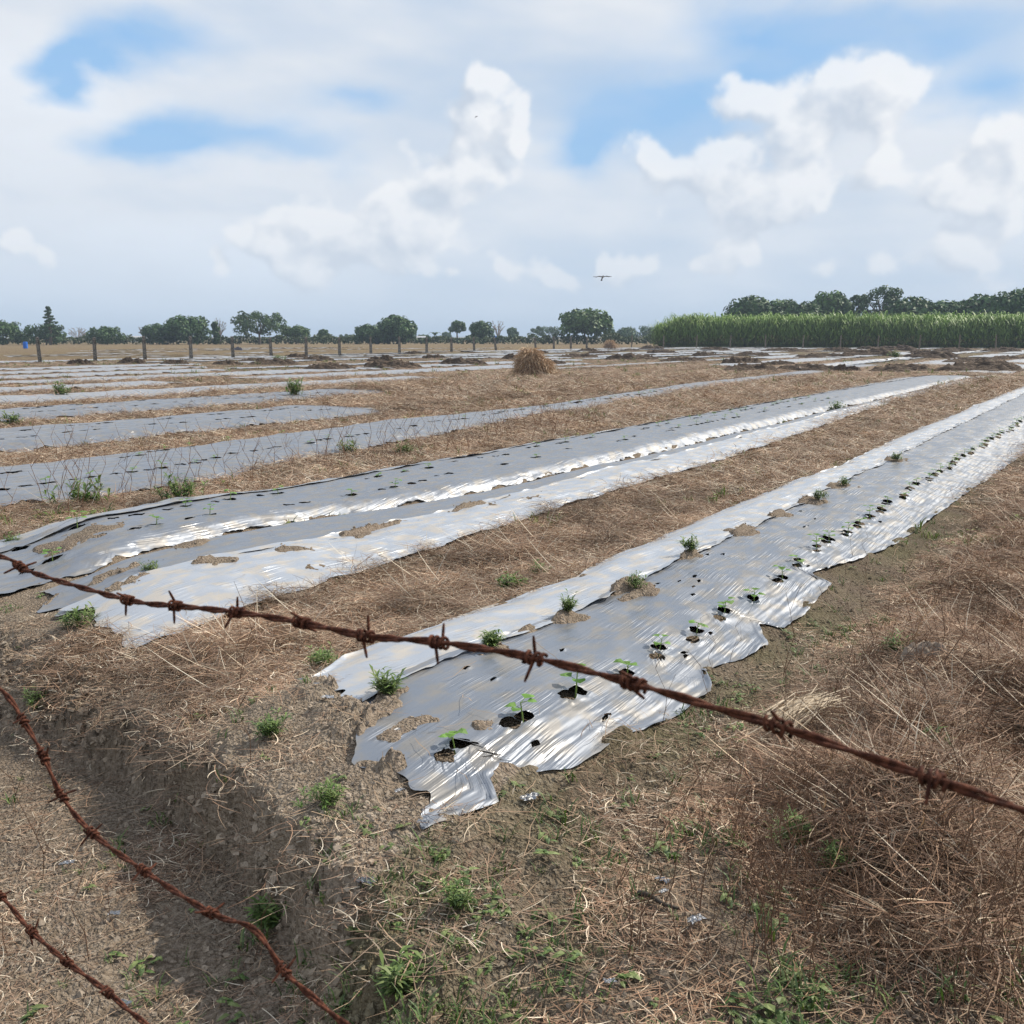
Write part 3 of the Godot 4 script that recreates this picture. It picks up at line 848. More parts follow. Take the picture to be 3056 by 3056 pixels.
func lay_straw() -> void:
	var near := []
	for k in 3: near.append([straw_clump(100 + k, 30, 0.105, 0.09, 0.00105, 0.05), [], []])
	for k in 3: near.append([straw_clump(106 + k, 56, 0.042, 0.085, 0.00105, 0.035), [], []])
	var tall := []
	for k in 3: tall.append([straw_clump(140 + k, 26, 0.16, 0.075, 0.0011, 0.13), [], []])
	var far := []
	for k in 4: far.append([straw_clump(120 + k, 44, 0.20, 0.24, 0.0026, 0.11), [], []])
	var r := RandomNumberGenerator.new()
	r.seed = 5
	var rad := 1.9
	while rad < 75.0:
		var dr := rad * 0.02
		var dens := 1900.0 * minf(1.0, pow(3.2 / rad, 1.5))
		if rad > 10.0: dens *= 0.42
		var span := 40.0 if rad < 12.0 else 34.0
		var cnt := int(dens * rad * dr * deg_to_rad(span) * 2.0)
		for i in cnt:
			var q := rad + r.randf() * dr
			var p := spot(q, deg_to_rad(r.randf_range(-span, span)))
			var st := to_st(p.x, p.z)
			var d := straw_at(p.x, p.z, st.x, st.y)
			if q < 6.0:
				var lw := low_amount(p.x, p.z)
				if lw > 0.02 and lw < 0.95: d = maxf(d, 0.11 if lw < 0.5 else 0.04)
			if r.randf() > d: continue
			if film_cover(st.x, st.y) > 0.02 and r.randf() > 0.03: continue
			p.y = ground_y(p.x, p.z)
			var thick := clampf(d * 1.4 - 0.4, 0.0, 1.0)
			var hump := maxf(0.0, n_mid.get_noise_2d(p.x * 0.9, p.z * 0.9 + 70.0))
			p.y += 0.09 * thick * hump * r.randf() * (2.2 if st.y < 1.3 else 1.0)
			var sc := r.randf_range(0.75, 1.35)
			var basis := Basis(Vector3.UP, r.randf() * TAU)
			if st.y > 1.3 or d < 0.5: basis = Basis(Vector3(1, 0, 0), r.randf_range(-0.15, 0.15)) * basis
			var tone := r.randf_range(0.62, 1.22) * (1.0 + 0.30 * n_lo.get_noise_2d(p.x * 2.0, p.z * 2.0) + 0.25 * n_mid.get_noise_2d(p.x * 0.7, p.z * 0.7 + 33.0))
			var warm := r.randf_range(-0.05, 0.08)
			var c := Color(tone * (1.0 + warm), tone, tone * (1.0 - warm))
			c *= Color(1.10, 1.03, 0.97) if st.y < 1.25 else Color(1.17, 1.16, 1.14)
			var bag: Array
			if q > 10.0:
				bag = far[r.randi() % far.size()]
				sc *= clampf(q / 20.0, 0.8, 1.5)
				basis = basis.scaled(Vector3(sc, sc * (r.randf_range(0.45, 1.0) if q < 40.0 else 0.45), sc))
			elif thick > 0.5 and hump > 0.1 and r.randf() < (0.6 if st.y < 1.3 else 0.22):
				bag = tall[r.randi() % tall.size()]
				basis = basis.scaled(Vector3(sc, sc, sc))
			else:
				bag = near[r.randi() % near.size()]
				basis = basis.scaled(Vector3(sc, sc * (1.0 if d > 0.5 else 0.35), sc))
			bag[1].append(Transform3D(basis, p))
			bag[2].append(c)
		rad += dr
	var cnt := 0
	for group in [near, tall, far]:
		for g in group:
			cnt += g[1].size()
			scatter("dry_straw", g[0], M.straw, g[1], g[2], "tangled dry brown straw and dead grass covering furrows and field margins", "straw")
	print("straw clumps ", cnt)
	# single straws lying about on soil and film
	var b := Build.new()
	b.ribbon([Vector3(-0.1, 0.004, 0), Vector3(-0.03, 0.008, 0.006), Vector3(0.05, 0.006, -0.004), Vector3(0.11, 0.012, 0.01)], [0.0014, 0.0016, 0.0014, 0.0007], Vector3(0, 0, 1), Color(0.36, 0.27, 0.185))
	var xf := []
	var cc := []
	for i in 3600:
		var q := 2.0 + 9.0 * pow(r.randf(), 1.6)
		var p := spot(q, deg_to_rad(r.randf_range(-33, 33)))
		var st := to_st(p.x, p.z)
		p.y = ground_y(p.x, p.z) + 0.006
		var onfilm := film_cover(st.x, st.y) > 0.0
		if onfilm:
			if r.randf() > 0.12: continue
			p.y = base_y(p.x, p.z, st.x, st.y) + 0.028
		xf.append(Transform3D((Basis(Vector3.UP, r.randf() * TAU) * Basis(Vector3.FORWARD, r.randf_range(-0.25, 0.35))).scaled(Vector3.ONE * r.randf_range(0.25, 1.0)), p))
		var tone := r.randf_range(0.35, 1.1)
		cc.append(Color(tone, tone * 0.95, tone * 0.9))
	scatter("loose_straw", b.mesh(), M.straw, xf, cc, "loose single straws lying on soil and film", "straw")

func lay_clods() -> void:
	var r := RandomNumberGenerator.new()
	r.seed = 9
	var bags := []
	for k in 4:
		var b := Build.new()
		var sp := SphereMesh.new()
		sp.radial_segments = 7
		sp.rings = 4
		sp.radius = 1.0
		sp.height = 2.0
		var arr := sp.get_mesh_arrays()
		var vs: PackedVector3Array = arr[Mesh.ARRAY_VERTEX]
		var ids: PackedInt32Array = arr[Mesh.ARRAY_INDEX]
		var jag := noise(60 + k, 0.9, 2)
		for i in vs.size():
			vs[i] *= 1.0 + 1.1 * jag.get_noise_3dv(vs[i] * 2.0)
			vs[i].y *= 0.7
		for i in range(0, ids.size(), 3):
			b.tri(vs[ids[i]], vs[ids[i + 1]], vs[ids[i + 2]], Color.WHITE)
		bags.append([b.mesh(), [], []])
	var rad := 1.9
	while rad < 13.0:
		var dr := rad * 0.02
		var cnt := int(6500.0 * minf(1.0, pow(3.0 / rad, 1.5)) * rad * dr * 1.17)
		for i in cnt:
			var q := rad + r.randf() * dr
			var p := spot(q, deg_to_rad(r.randf_range(-33, 33)))
			var st := to_st(p.x, p.z)
			var low := low_amount(p.x, p.z)
			var slope := low * (1.0 - low) * 4.0
			var want := 0.26 + 0.74 * slope
			if p.x > -0.6 and p.x < 1.2 and p.z > -3.05: want = maxf(want, 0.75)
			if st.y > 1.0 and st.y < 1.5: want = maxf(want, 0.45)
			if film_cover(st.x, st.y) > 0.0 and patch_at(p.x, p.z, st.x, st.y) < 0.6: continue
			if r.randf() > want: continue
			p.y = ground_y(p.x, p.z)
			var sc := 0.002 + 0.009 * pow(r.randf(), 5.0) * (1.0 + 0.7 * slope)
			if slope > 0.3 and r.randf() < 0.3: sc *= 1.5
			var bag: Array = bags[r.randi() % 4]
			bag[1].append(Transform3D(Basis(Vector3(r.randf(), r.randf(), r.randf()).normalized(), r.randf() * TAU).scaled(Vector3.ONE * sc), p))
			var c := soil_colour(p.x, p.z, st.x, st.y, p.y) * r.randf_range(0.85, 1.2)
			c.a = 1.0
			bag[2].append(c)
		rad += dr
	var total := 0
	for g in bags:
		total += g[1].size()
		scatter("soil_crumbs", g[0], M.clod, g[1], g[2], "crumbs and small clods of dry brown soil", "soil crumbs")
	print("clods ", total)

func lay_sprouts() -> void:
	var r := RandomNumberGenerator.new()
	r.seed = 21
	var greens := [Color(0.095, 0.155, 0.045), Color(0.135, 0.19, 0.06), Color(0.08, 0.125, 0.05), Color(0.17, 0.21, 0.08)]
	var bags := []
	for k in 3: bags.append([grass_tuft(200 + k, 9, 0.055, 0.02, 0.0018, greens), [], []])
	for k in 2: bags.append([grass_tuft(210 + k, 8, 0.05, 0.02, 0.002, greens, 0.9), [], []])
	for i in 13000:
		var q := 2.0 + 14.0 * pow(r.randf(), 1.9)
		var p := spot(q, deg_to_rad(r.randf_range(-33, 33)))
		var st := to_st(p.x, p.z)
		if film_cover(st.x, st.y) > 0.0: continue
		var want := 0.10
		if st.y > 0.85 and st.y < 1.5: want = 0.55
		var lush := st.y < 1.2 and p.z > -3.9 and p.x > 0.35
		if lush: want = 0.5
		if p.x > -0.6 and p.x < 0.5 and p.z > -3.4: want = 0.2
		want *= 0.25 + 1.5 * smoothstep(-0.15, 0.35, n_mid.get_noise_2d(p.x * 0.8 + 3.0, p.z * 0.8))
		if r.randf() > want: continue
		p.y = ground_y(p.x, p.z) - 0.004
		var bag: Array = bags[r.randi() % bags.size()]
		bag[1].append(Transform3D(Basis(Vector3.UP, r.randf() * TAU).scaled(Vector3.ONE * r.randf_range(0.5, 1.5) * (1.25 if lush else 1.0)), p))
		var tone := r.randf_range(0.75, 1.2)
		bag[2].append(Color(tone, tone, tone))
	# green growth in the far furrows
	for i in 5200:
		var q := 8.0 + 62.0 * pow(r.randf(), 1.4)
		var p := spot(q, deg_to_rad(r.randf_range(-33, 33)))
		var st := to_st(p.x, p.z)
		if film_cover(st.x, st.y) > 0.0 or n_lo.get_noise_2d(p.x * 1.2, p.z * 1.2 + 90.0) < 0.08: continue
		p.y = ground_y(p.x, p.z)
		var bag: Array = bags[r.randi() % bags.size()]
		bag[1].append(Transform3D(Basis(Vector3.UP, r.randf() * TAU).scaled(Vector3.ONE * r.randf_range(1.8, 4.0) * clampf(q / 20.0, 0.8, 1.7)), p))
		bag[2].append(Color(1.15, 1.0, 0.75) * r.randf_range(0.8, 1.15))
	for g in bags:
		scatter("green_sprouts", g[0], M.leaf, g[1], g[2], "tiny green grass and weed sprouts scattered over the soil", "sprouts")
	# thin dead stalks standing up out of the straw
	var stalks := []
	for k in 3:
		var b := Build.new()
		var h := 0.42
		var pts := []
		var rd := []
		for j in 5:
			pts.append(Vector3(r.randf_range(-0.02, 0.02) * j, h * j / 4.0, r.randf_range(-0.02, 0.02) * j))
			rd.append(0.0019 - 0.0003 * j)
		b.tube(pts, rd, 4, Color(0.13, 0.075, 0.05))
		for j in 4:
			var p0: Vector3 = pts[1 + j % 4]
			var th := r.randf() * TAU
			b.tube([p0, p0 + Vector3(cos(th) * 0.05, 0.09, sin(th) * 0.05)], [0.0012, 0.0007], 3, Color(0.14, 0.08, 0.05))
		stalks.append([b.mesh(), [], []])
	for i in 760:
		var p := spot(2.3 + 6.0 * pow(r.randf(), 1.7), deg_to_rad(r.randf_range(4, 32)))
		if r.randf() < 0.25: p = spot(r.randf_range(2.6, 4.5), deg_to_rad(r.randf_range(-30, 30)))
		var st := to_st(p.x, p.z)
		if film_cover(st.x, st.y) > 0.0 or (st.y > 0.95 and r.randf() > 0.2): continue
		p.y = ground_y(p.x, p.z) - 0.01
		var g: Array = stalks[r.randi() % 3]
		g[1].append(Transform3D((Basis(Vector3.UP, r.randf() * TAU) * Basis(Vector3.FORWARD, r.randf_range(-0.3, 0.3))).scaled(Vector3.ONE * r.randf_range(0.4, 1.05)), p))
		g[2].append(Color.WHITE)
	for i in 150:
		var s := r.randf_range(5, 16)
		var xz := to_xz(s, r.randf_range(7.4, 8.5))
		var g: Array = stalks[r.randi() % 3]
		g[1].append(Transform3D(Basis(Vector3.UP, r.randf() * TAU).scaled(Vector3(1.6, r.randf_range(0.8, 1.7), 1.6)), Vector3(xz.x, ground_y(xz.x, xz.y), xz.y)))
		g[2].append(Color(1.3, 1.2, 1.1))
	for g in stalks:
		scatter("dead_stalks", g[0], M.straw, g[1], g[2], "thin dark dead stalks standing in the straw", "dead stalks")

# ------------------------------------------------------------------ trees
func make_tree(style: String, x: float, z: float, top: float, wide: float, label: String, seed_: int) -> void:
	var r := RandomNumberGenerator.new()
	r.seed = seed_
	var bare := style == "bare"
	var o := thing("bare_tree" if bare else ("conifer_tree" if style == "tier" else ("ivy_stump" if style == "ivy" else "leafy_tree")), Vector3(x, 0, z))
	var w := Build.new()
	var bark := Color(0.12, 0.10, 0.08) if not bare else Color(0.30, 0.27, 0.25)
	var fork := top * (0.22 if style == "mango" else (0.5 if style == "stem" else 0.3))
	if style == "tier": fork = top * 0.92
	var th := maxf(0.12, top * 0.035)
	w.tube([Vector3(0, -0.2, 0), Vector3(0.05, fork * 0.5, 0), Vector3(0, fork, 0)], [th * 1.3, th, th * (0.8 if style != "tier" else 0.2)], 7, bark)
	var lobes := []
	var n_lobes := 26
	match style:
		"big": n_lobes = 30
		"airy": n_lobes = 34
		"stem": n_lobes = 13
		"light": n_lobes = 24
		"tier": n_lobes = 0
		"ivy": n_lobes = 0
	var hw := wide / 2.0 * (1.0 if style == "bare" else (1.65 if (style == "mango" or style == "light") and x > 40.0 else 1.15))
	var lo := top * (0.03 if style == "mango" else (0.45 if style == "stem" else 0.28))
	if not bare:
		for i in n_lobes:
			var a := TAU * (i * 0.381966 + r.randf() * 0.2)
			var f := (i + 0.5) / n_lobes
			var lr := minf(hw, top * 0.7) * (r.randf_range(0.26, 0.44) if style != "airy" else r.randf_range(0.16, 0.28))
			var yy := lerpf(lo + lr * 0.6, top - lr * 0.75, pow(f, 0.8))
			var fy := clampf((yy - lo) / (top - lo), 0.0, 1.0)
			var reach := maxf(0.0, hw - lr) * sqrt(maxf(0.06, 1.0 - pow(maxf(0.0, fy - 0.25) / 0.85, 2.0)))
			if i == n_lobes - 1: reach *= 0.3
			var q := reach * (1.0 if i % 3 else 0.55)
			lobes.append([Vector3(cos(a) * q, yy, sin(a) * q), lr])
		if style == "tier":
			for i in 26:
				var f := i / 25.0
				var yy := lerpf(top * 0.16, top * 0.97, f)
				var reach := hw * (1.05 - f) * r.randf_range(0.55, 1.05)
				var a := i * 2.4 + r.randf_range(-0.4, 0.4)
				lobes.append([Vector3(cos(a) * reach * 0.62, yy, sin(a) * reach * 0.62), maxf(0.35, reach * 0.45)])
		if style == "ivy":
			for i in 12: lobes.append([Vector3(r.randf_range(-0.4, 0.4) * hw, top * (0.08 + 0.84 * i / 11.0), r.randf_range(-0.4, 0.4) * hw), hw * 0.6])
	# limbs reach into the crown
	if bare:
		for i in 15:
			var a := r.randf() * TAU
			var y0 := fork * r.randf_range(0.6, 1.0)
			var tip := Vector3(cos(a) * hw * r.randf_range(0.5, 1.0), lerpf(fork * 1.1, top, r.randf_range(0.35, 1.0)), sin(a) * hw * r.randf_range(0.5, 1.0))
			var mid := Vector3(tip.x * 0.4, lerpf(y0, tip.y, 0.6), tip.z * 0.4)
			w.tube([Vector3(0, y0, 0), mid, tip], [th * 0.5, th * 0.3, 0.03], 5, bark)
			for k in 7:
				var p0 := mid.lerp(tip, r.randf())
				w.tube([p0, p0 + Vector3(r.randf_range(-0.3, 0.3) * hw, r.randf_range(0.05, 0.28) * hw, r.randf_range(-0.3, 0.3) * hw)], [0.06, 0.022], 3, bark)
	else:
		for i in lobes.size():
			if style == "ivy" or i % 2: continue
			var c: Vector3 = lobes[i][0]
			w.tube([Vector3(0, minf(fork, c.y * 0.8), 0), c * Vector3(0.5, 0.75, 0.5) + Vector3(0, fork * 0.1, 0), c], [th * 0.5, th * 0.35, 0.03], 5, bark)
	part("trunk", w.mesh(), M.bark, o)
	if not bare:
		var b := Build.new()
		var base := Color(0.052, 0.098, 0.032)
		if style == "light": base = Color(0.080, 0.14, 0.042)
		elif style == "big": base = Color(0.074, 0.125, 0.038)
		elif style == "tier": base = Color(0.045, 0.080, 0.036)
		elif style == "airy": base = Color(0.066, 0.11, 0.045)
		for lb in lobes:
			var c: Vector3 = lb[0]
			var lr: float = lb[1]
			var leaves := int(clampf(210.0 * lr * lr / (hw * hw * 0.14), 100, 280))
			if style == "airy": leaves = 105
			elif style == "tier": leaves = 70
			var tint := r.randf_range(0.8, 1.25)
			for k in leaves:
				var d := Vector3(r.randfn(), r.randfn() * 0.9, r.randfn()).normalized()
				var q := lr * (0.55 + 0.5 * pow(r.randf(), 0.5))
				var p := c + d * q * Vector3(1, 0.8 if style != "tier" else 0.3, 1)
				if p.y < 0.15: p.y = 0.15 + r.randf() * 0.3
				var size := clampf(lr * 0.22, 0.20, 0.42) * r.randf_range(0.6, 1.35)
				var nn := (d + Vector3(r.randfn(), r.randfn() + 0.6, r.randfn()) * 0.55).normalized()
				var s1 := nn.cross(Vector3(r.randfn(), r.randfn(), r.randfn())).normalized() * size
				var s2 := nn.cross(s1.normalized()) * size * 0.6
				var col := base * (tint * r.randf_range(0.7, 1.35))
				col.a = 1.0
				b.quad(p - s1, p - s2 + nn * size * 0.15, p + s1, p + s2 + nn * size * 0.15, col)
		part("crown", b.mesh(), M.foliage, o)
	tag(o, label, "tree", "trees round the field")

func make_hedge(a: Vector2, b: Vector2, tall: float, label: String, seed_: int) -> void:
	var r := RandomNumberGenerator.new()
	r.seed = seed_
	var w := Build.new()
	var ln := a.distance_to(b)
	var c := (a + b) / 2
	for i in int(ln * 70.0):
		var f := r.randf()
		var p := a.lerp(b, f) - c
		var h := tall * (0.75 + 0.45 * n_lo.get_noise_2d(f * ln * 0.9, seed_ * 3.0))
		var yy := h * pow(r.randf(), 0.6)
		var v := Vector3(p.x + r.randfn() * 0.2, yy, p.y + r.randfn() * 0.6)
		var size := r.randf_range(0.15, 0.38)
		var nn := Vector3(r.randfn(), r.randfn() + 0.8, r.randfn() + 0.5).normalized()
		var s1 := nn.cross(Vector3(r.randfn(), r.randfn(), r.randfn())).normalized() * size
		var s2 := nn.cross(s1.normalized()) * size * 0.7
		var col := Color(0.055, 0.085, 0.032).lerp(Color(0.10, 0.11, 0.045), r.randf() * 0.6)
		w.quad(v - s1, v - s2, v + s1, v + s2, col)
	var o := part("hedge", w.mesh(), M.foliage, self)
	o.position = Vector3(c.x, 0, c.y)
	tag(o, label, "hedge", "hedges along the far side of the field")

func make_cane() -> void:
	var r := RandomNumberGenerator.new()
	r.seed = 33
	var bags := []
	for k in 5:
		var b := Build.new()
		for q in 4:
			var x := r.randf_range(-0.3, 0.3)
			var z := r.randf_range(-0.3, 0.3)
			var h := r.randf_range(2.0, 2.7)
			var lean := Vector3(r.randf_range(-0.15, 0.15), 1, r.randf_range(-0.15, 0.15))
			b.tube([Vector3(x, 0, z), Vector3(x, 0, z) + lean * h], [0.025, 0.015], 4, Color(0.16, 0.19, 0.07))
			for l in 11:
				var f := 0.18 + 0.82 * l / 10.0
				var p := Vector3(x, 0, z) + lean * h * f
				var th := r.randf() * TAU
				var d := Vector3(cos(th), 0, sin(th))
				var ll := r.randf_range(0.9, 1.5)
				var up := lerpf(0.25, 1.05, f)
				var c := Color(0.16, 0.26, 0.06).lerp(Color(0.27, 0.36, 0.11), r.randf())
				if l < 3 and r.randf() < 0.5: c = Color(0.24, 0.20, 0.10)
				b.ribbon([p, p + d * ll * 0.30 + Vector3.UP * ll * 0.42 * up, p + d * ll * 0.62 + Vector3.UP * ll * 0.50 * up, p + d * ll * 0.95 + Vector3.UP * ll * (0.25 * up - 0.1)], [0.028, 0.042, 0.032, 0.006], d.cross(Vector3.UP), c)
		bags.append([b.mesh(), [], []])
	var a := Vector2(21.0, -151.0)
	var e := Vector2(92.0, -128.0)
	var back := Vector2(0.31, -0.95)
	for i in 5200:
		var f := r.randf()
		var dep := 26.0 * pow(r.randf(), 1.8)
		var p := a.lerp(e, f) + back * dep
		p.x += r.randf_range(-0.4, 0.4)
		var sc := r.randf_range(0.85, 1.25) * (1.0 + 0.22 * n_lo.get_noise_2d(p.x * 0.9, p.y * 0.9))
		if f < 0.03: sc *= 0.75 + 8.0 * f
		var g: Array = bags[r.randi() % 5]
		g[1].append(Transform3D(Basis(Vector3.UP, r.randf() * TAU).scaled(Vector3(sc, sc * 1.12, sc)), Vector3(p.x, 0, p.y)))
		var tone := r.randf_range(0.8, 1.15)
		g[2].append(Color(tone, tone, tone * 0.95))
	for g in bags:
		scatter("sugar_cane", g[0], M.cane, g[1], g[2], "dense tall green sugar cane field behind the right fence posts", "sugar cane")

func lump_mesh(seed_: int, size: Vector3, rough: float, cell := 26) -> ArrayMesh:
	# a heap of clods: a mound with a jagged surface
	var nz := noise(seed_, 2.4, 4)
	var big := noise(seed_ + 7, 0.9, 2)
	var v := PackedVector3Array()
	var idx := PackedInt32Array()
	for i in cell + 1:
		for j in cell + 1:
			var u := 2.0 * i / cell - 1.0
			var w := 2.0 * j / cell - 1.0
			var d := sqrt(u * u + w * w)
			var edge_ := d + 0.28 * big.get_noise_2d(u * 1.6, w * 1.6 + seed_)
			var h := maxf(0.0, 1.0 - edge_ * edge_) * (0.75 + 0.6 * big.get_noise_2d(u * 2.2 + 9.0, w * 2.2))
			h += rough * nz.get_noise_2d(u * 1.6, w * 1.6) * smoothstep(1.05, 0.6, d)
			v.append(Vector3(u * size.x / 2 + 0.03 * nz.get_noise_2d(u * 4, w * 4 + 50), h * size.y - 0.06 * smoothstep(0.75, 1.0, d) - 0.03, w * size.z / 2))
			if i > 0 and j > 0:
				var p := (i - 1) * (cell + 1) + j - 1
				idx.append_array(PackedInt32Array([p, p + 1, p + cell + 2, p, p + cell + 2, p + cell + 1]))
	var n := PackedVector3Array()
	for i in cell + 1:
		for j in cell + 1:
			var c := cell + 1
			var nn := (v[mini(i + 1, cell) * c + j] - v[maxi(i - 1, 0) * c + j]).cross(v[i * c + mini(j + 1, cell)] - v[i * c + maxi(j - 1, 0)])
			n.append(-nn.normalized() if nn.y < 0 else nn.normalized())
	return mesh_of(v, n, idx)

func make_wire(pts: Array, barbs: Array, label: String, seed_: int) -> void:
	var r := RandomNumberGenerator.new()
	r.seed = seed_
	var curve := Curve3D.new()
	curve.bake_interval = 0.004
	for i in pts.size():
		var prev: Vector3 = pts[maxi(i - 1, 0)]
		var next: Vector3 = pts[mini(i + 1, pts.size() - 1)]
		var h := (next - prev) / 6.0
		curve.add_point(pts[i], -h, h)
	var ln := curve.get_baked_length()
	var o := thing("barbed_wire", Vector3.ZERO)
	tag(o, label, "barbed wire", "rusty wires of the near fence")
	var jag := noise(seed_, 60.0, 2)
	var strands := [[[], []], [[], []]]
	var at := 0.0
	var phase := 0.0
	while at < ln:
		var p := curve.sample_baked(at, true)
		var d := (curve.sample_baked(minf(at + 0.004, ln), true) - curve.sample_baked(maxf(at - 0.004, 0), true)).normalized()
		var a := d.cross(Vector3.UP).normalized()
		var b := a.cross(d)
		phase = at * TAU / 0.085
		for k in 2:
			var th := phase + k * PI
			strands[k][0].append(p + (a * cos(th) + b * sin(th)) * 0.0015)
			strands[k][1].append(0.0016 * (1.0 + 0.35 * jag.get_noise_2d(at, k * 3.0)))
		at += 0.0035
	for k in 2:
		var w := Build.new()
		w.tube(strands[k][0], strands[k][1], 8, Color.WHITE)
		part("strand", w.mesh(), M.rust, o)
	for p0: Vector3 in barbs:
		var off := curve.get_closest_offset(p0)
		var p := curve.sample_baked(off, true)
		var d := (curve.sample_baked(minf(off + 0.006, ln), true) - curve.sample_baked(maxf(off - 0.006, 0), true)).normalized()
		var a := d.cross(Vector3.UP).normalized()
		var b := a.cross(d)
		var w := Build.new()
		var turn := r.randf() * TAU
		for half in 2:
			var cp := []
			var cr := []
			var sgn := 1.0 if half == 0 else -1.0
			var t0 := turn + half * PI * r.randf_range(0.7, 1.1)
			var steps := 22
			for k in steps:
				var f := float(k) / (steps - 1)
				var th := t0 + f * TAU * 1.55
				cp.append(p + d * sgn * (0.0005 + 0.0075 * f) + (a * cos(th) + b * sin(th)) * 0.0041)
				cr.append(0.0013)
			var tipdir: Vector3 = ((a * cos(t0) + b * sin(t0)) * 0.85 + (a * sin(t0) - b * cos(t0)) * 0.6 - d * sgn * r.randf_range(0.1, 0.4)).normalized()
			var p1: Vector3 = cp[0] + tipdir * r.randf_range(0.006, 0.011)
			cp.push_front(p1)
			cr.push_front(0.0012)
			cp.push_front(p1 + tipdir * 0.004)
			cr.push_front(0.0008)
			w.tube(cp, cr, 7, Color.WHITE)
		part("barb", w.mesh(), M.rust, o)

# ------------------------------------------------------------------ materials
func tex(img: Image) -> ImageTexture:
	img.generate_mipmaps()
	return ImageTexture.create_from_image(img)

func gray(n: FastNoiseLite, w: int, lo: float, hi: float, lo_c: Color, hi_c: Color) -> Image:
	var im := n.get_seamless_image(w, w, false, false, 0.12)
	im.convert(Image.FORMAT_L8)
	var d := im.get_data()
	var out := PackedByteArray()
	out.resize(w * w * 3)
	for i in w * w:
		var f := smoothstep(lo, hi, d[i] / 255.0)
		var c := lo_c.lerp(hi_c, f)
		out[i * 3] = c.r8
		out[i * 3 + 1] = c.g8
		out[i * 3 + 2] = c.b8
	return Image.create_from_data(w, w, false, Image.FORMAT_RGB8, out)

func plain(col: Color, rough: float, vertex := false) -> StandardMaterial3D:
	var m := StandardMaterial3D.new()
	m.albedo_color = col.linear_to_srgb()
	m.roughness = rough
	m.metallic_specular = 0.35
	m.vertex_color_use_as_albedo = vertex
	return m

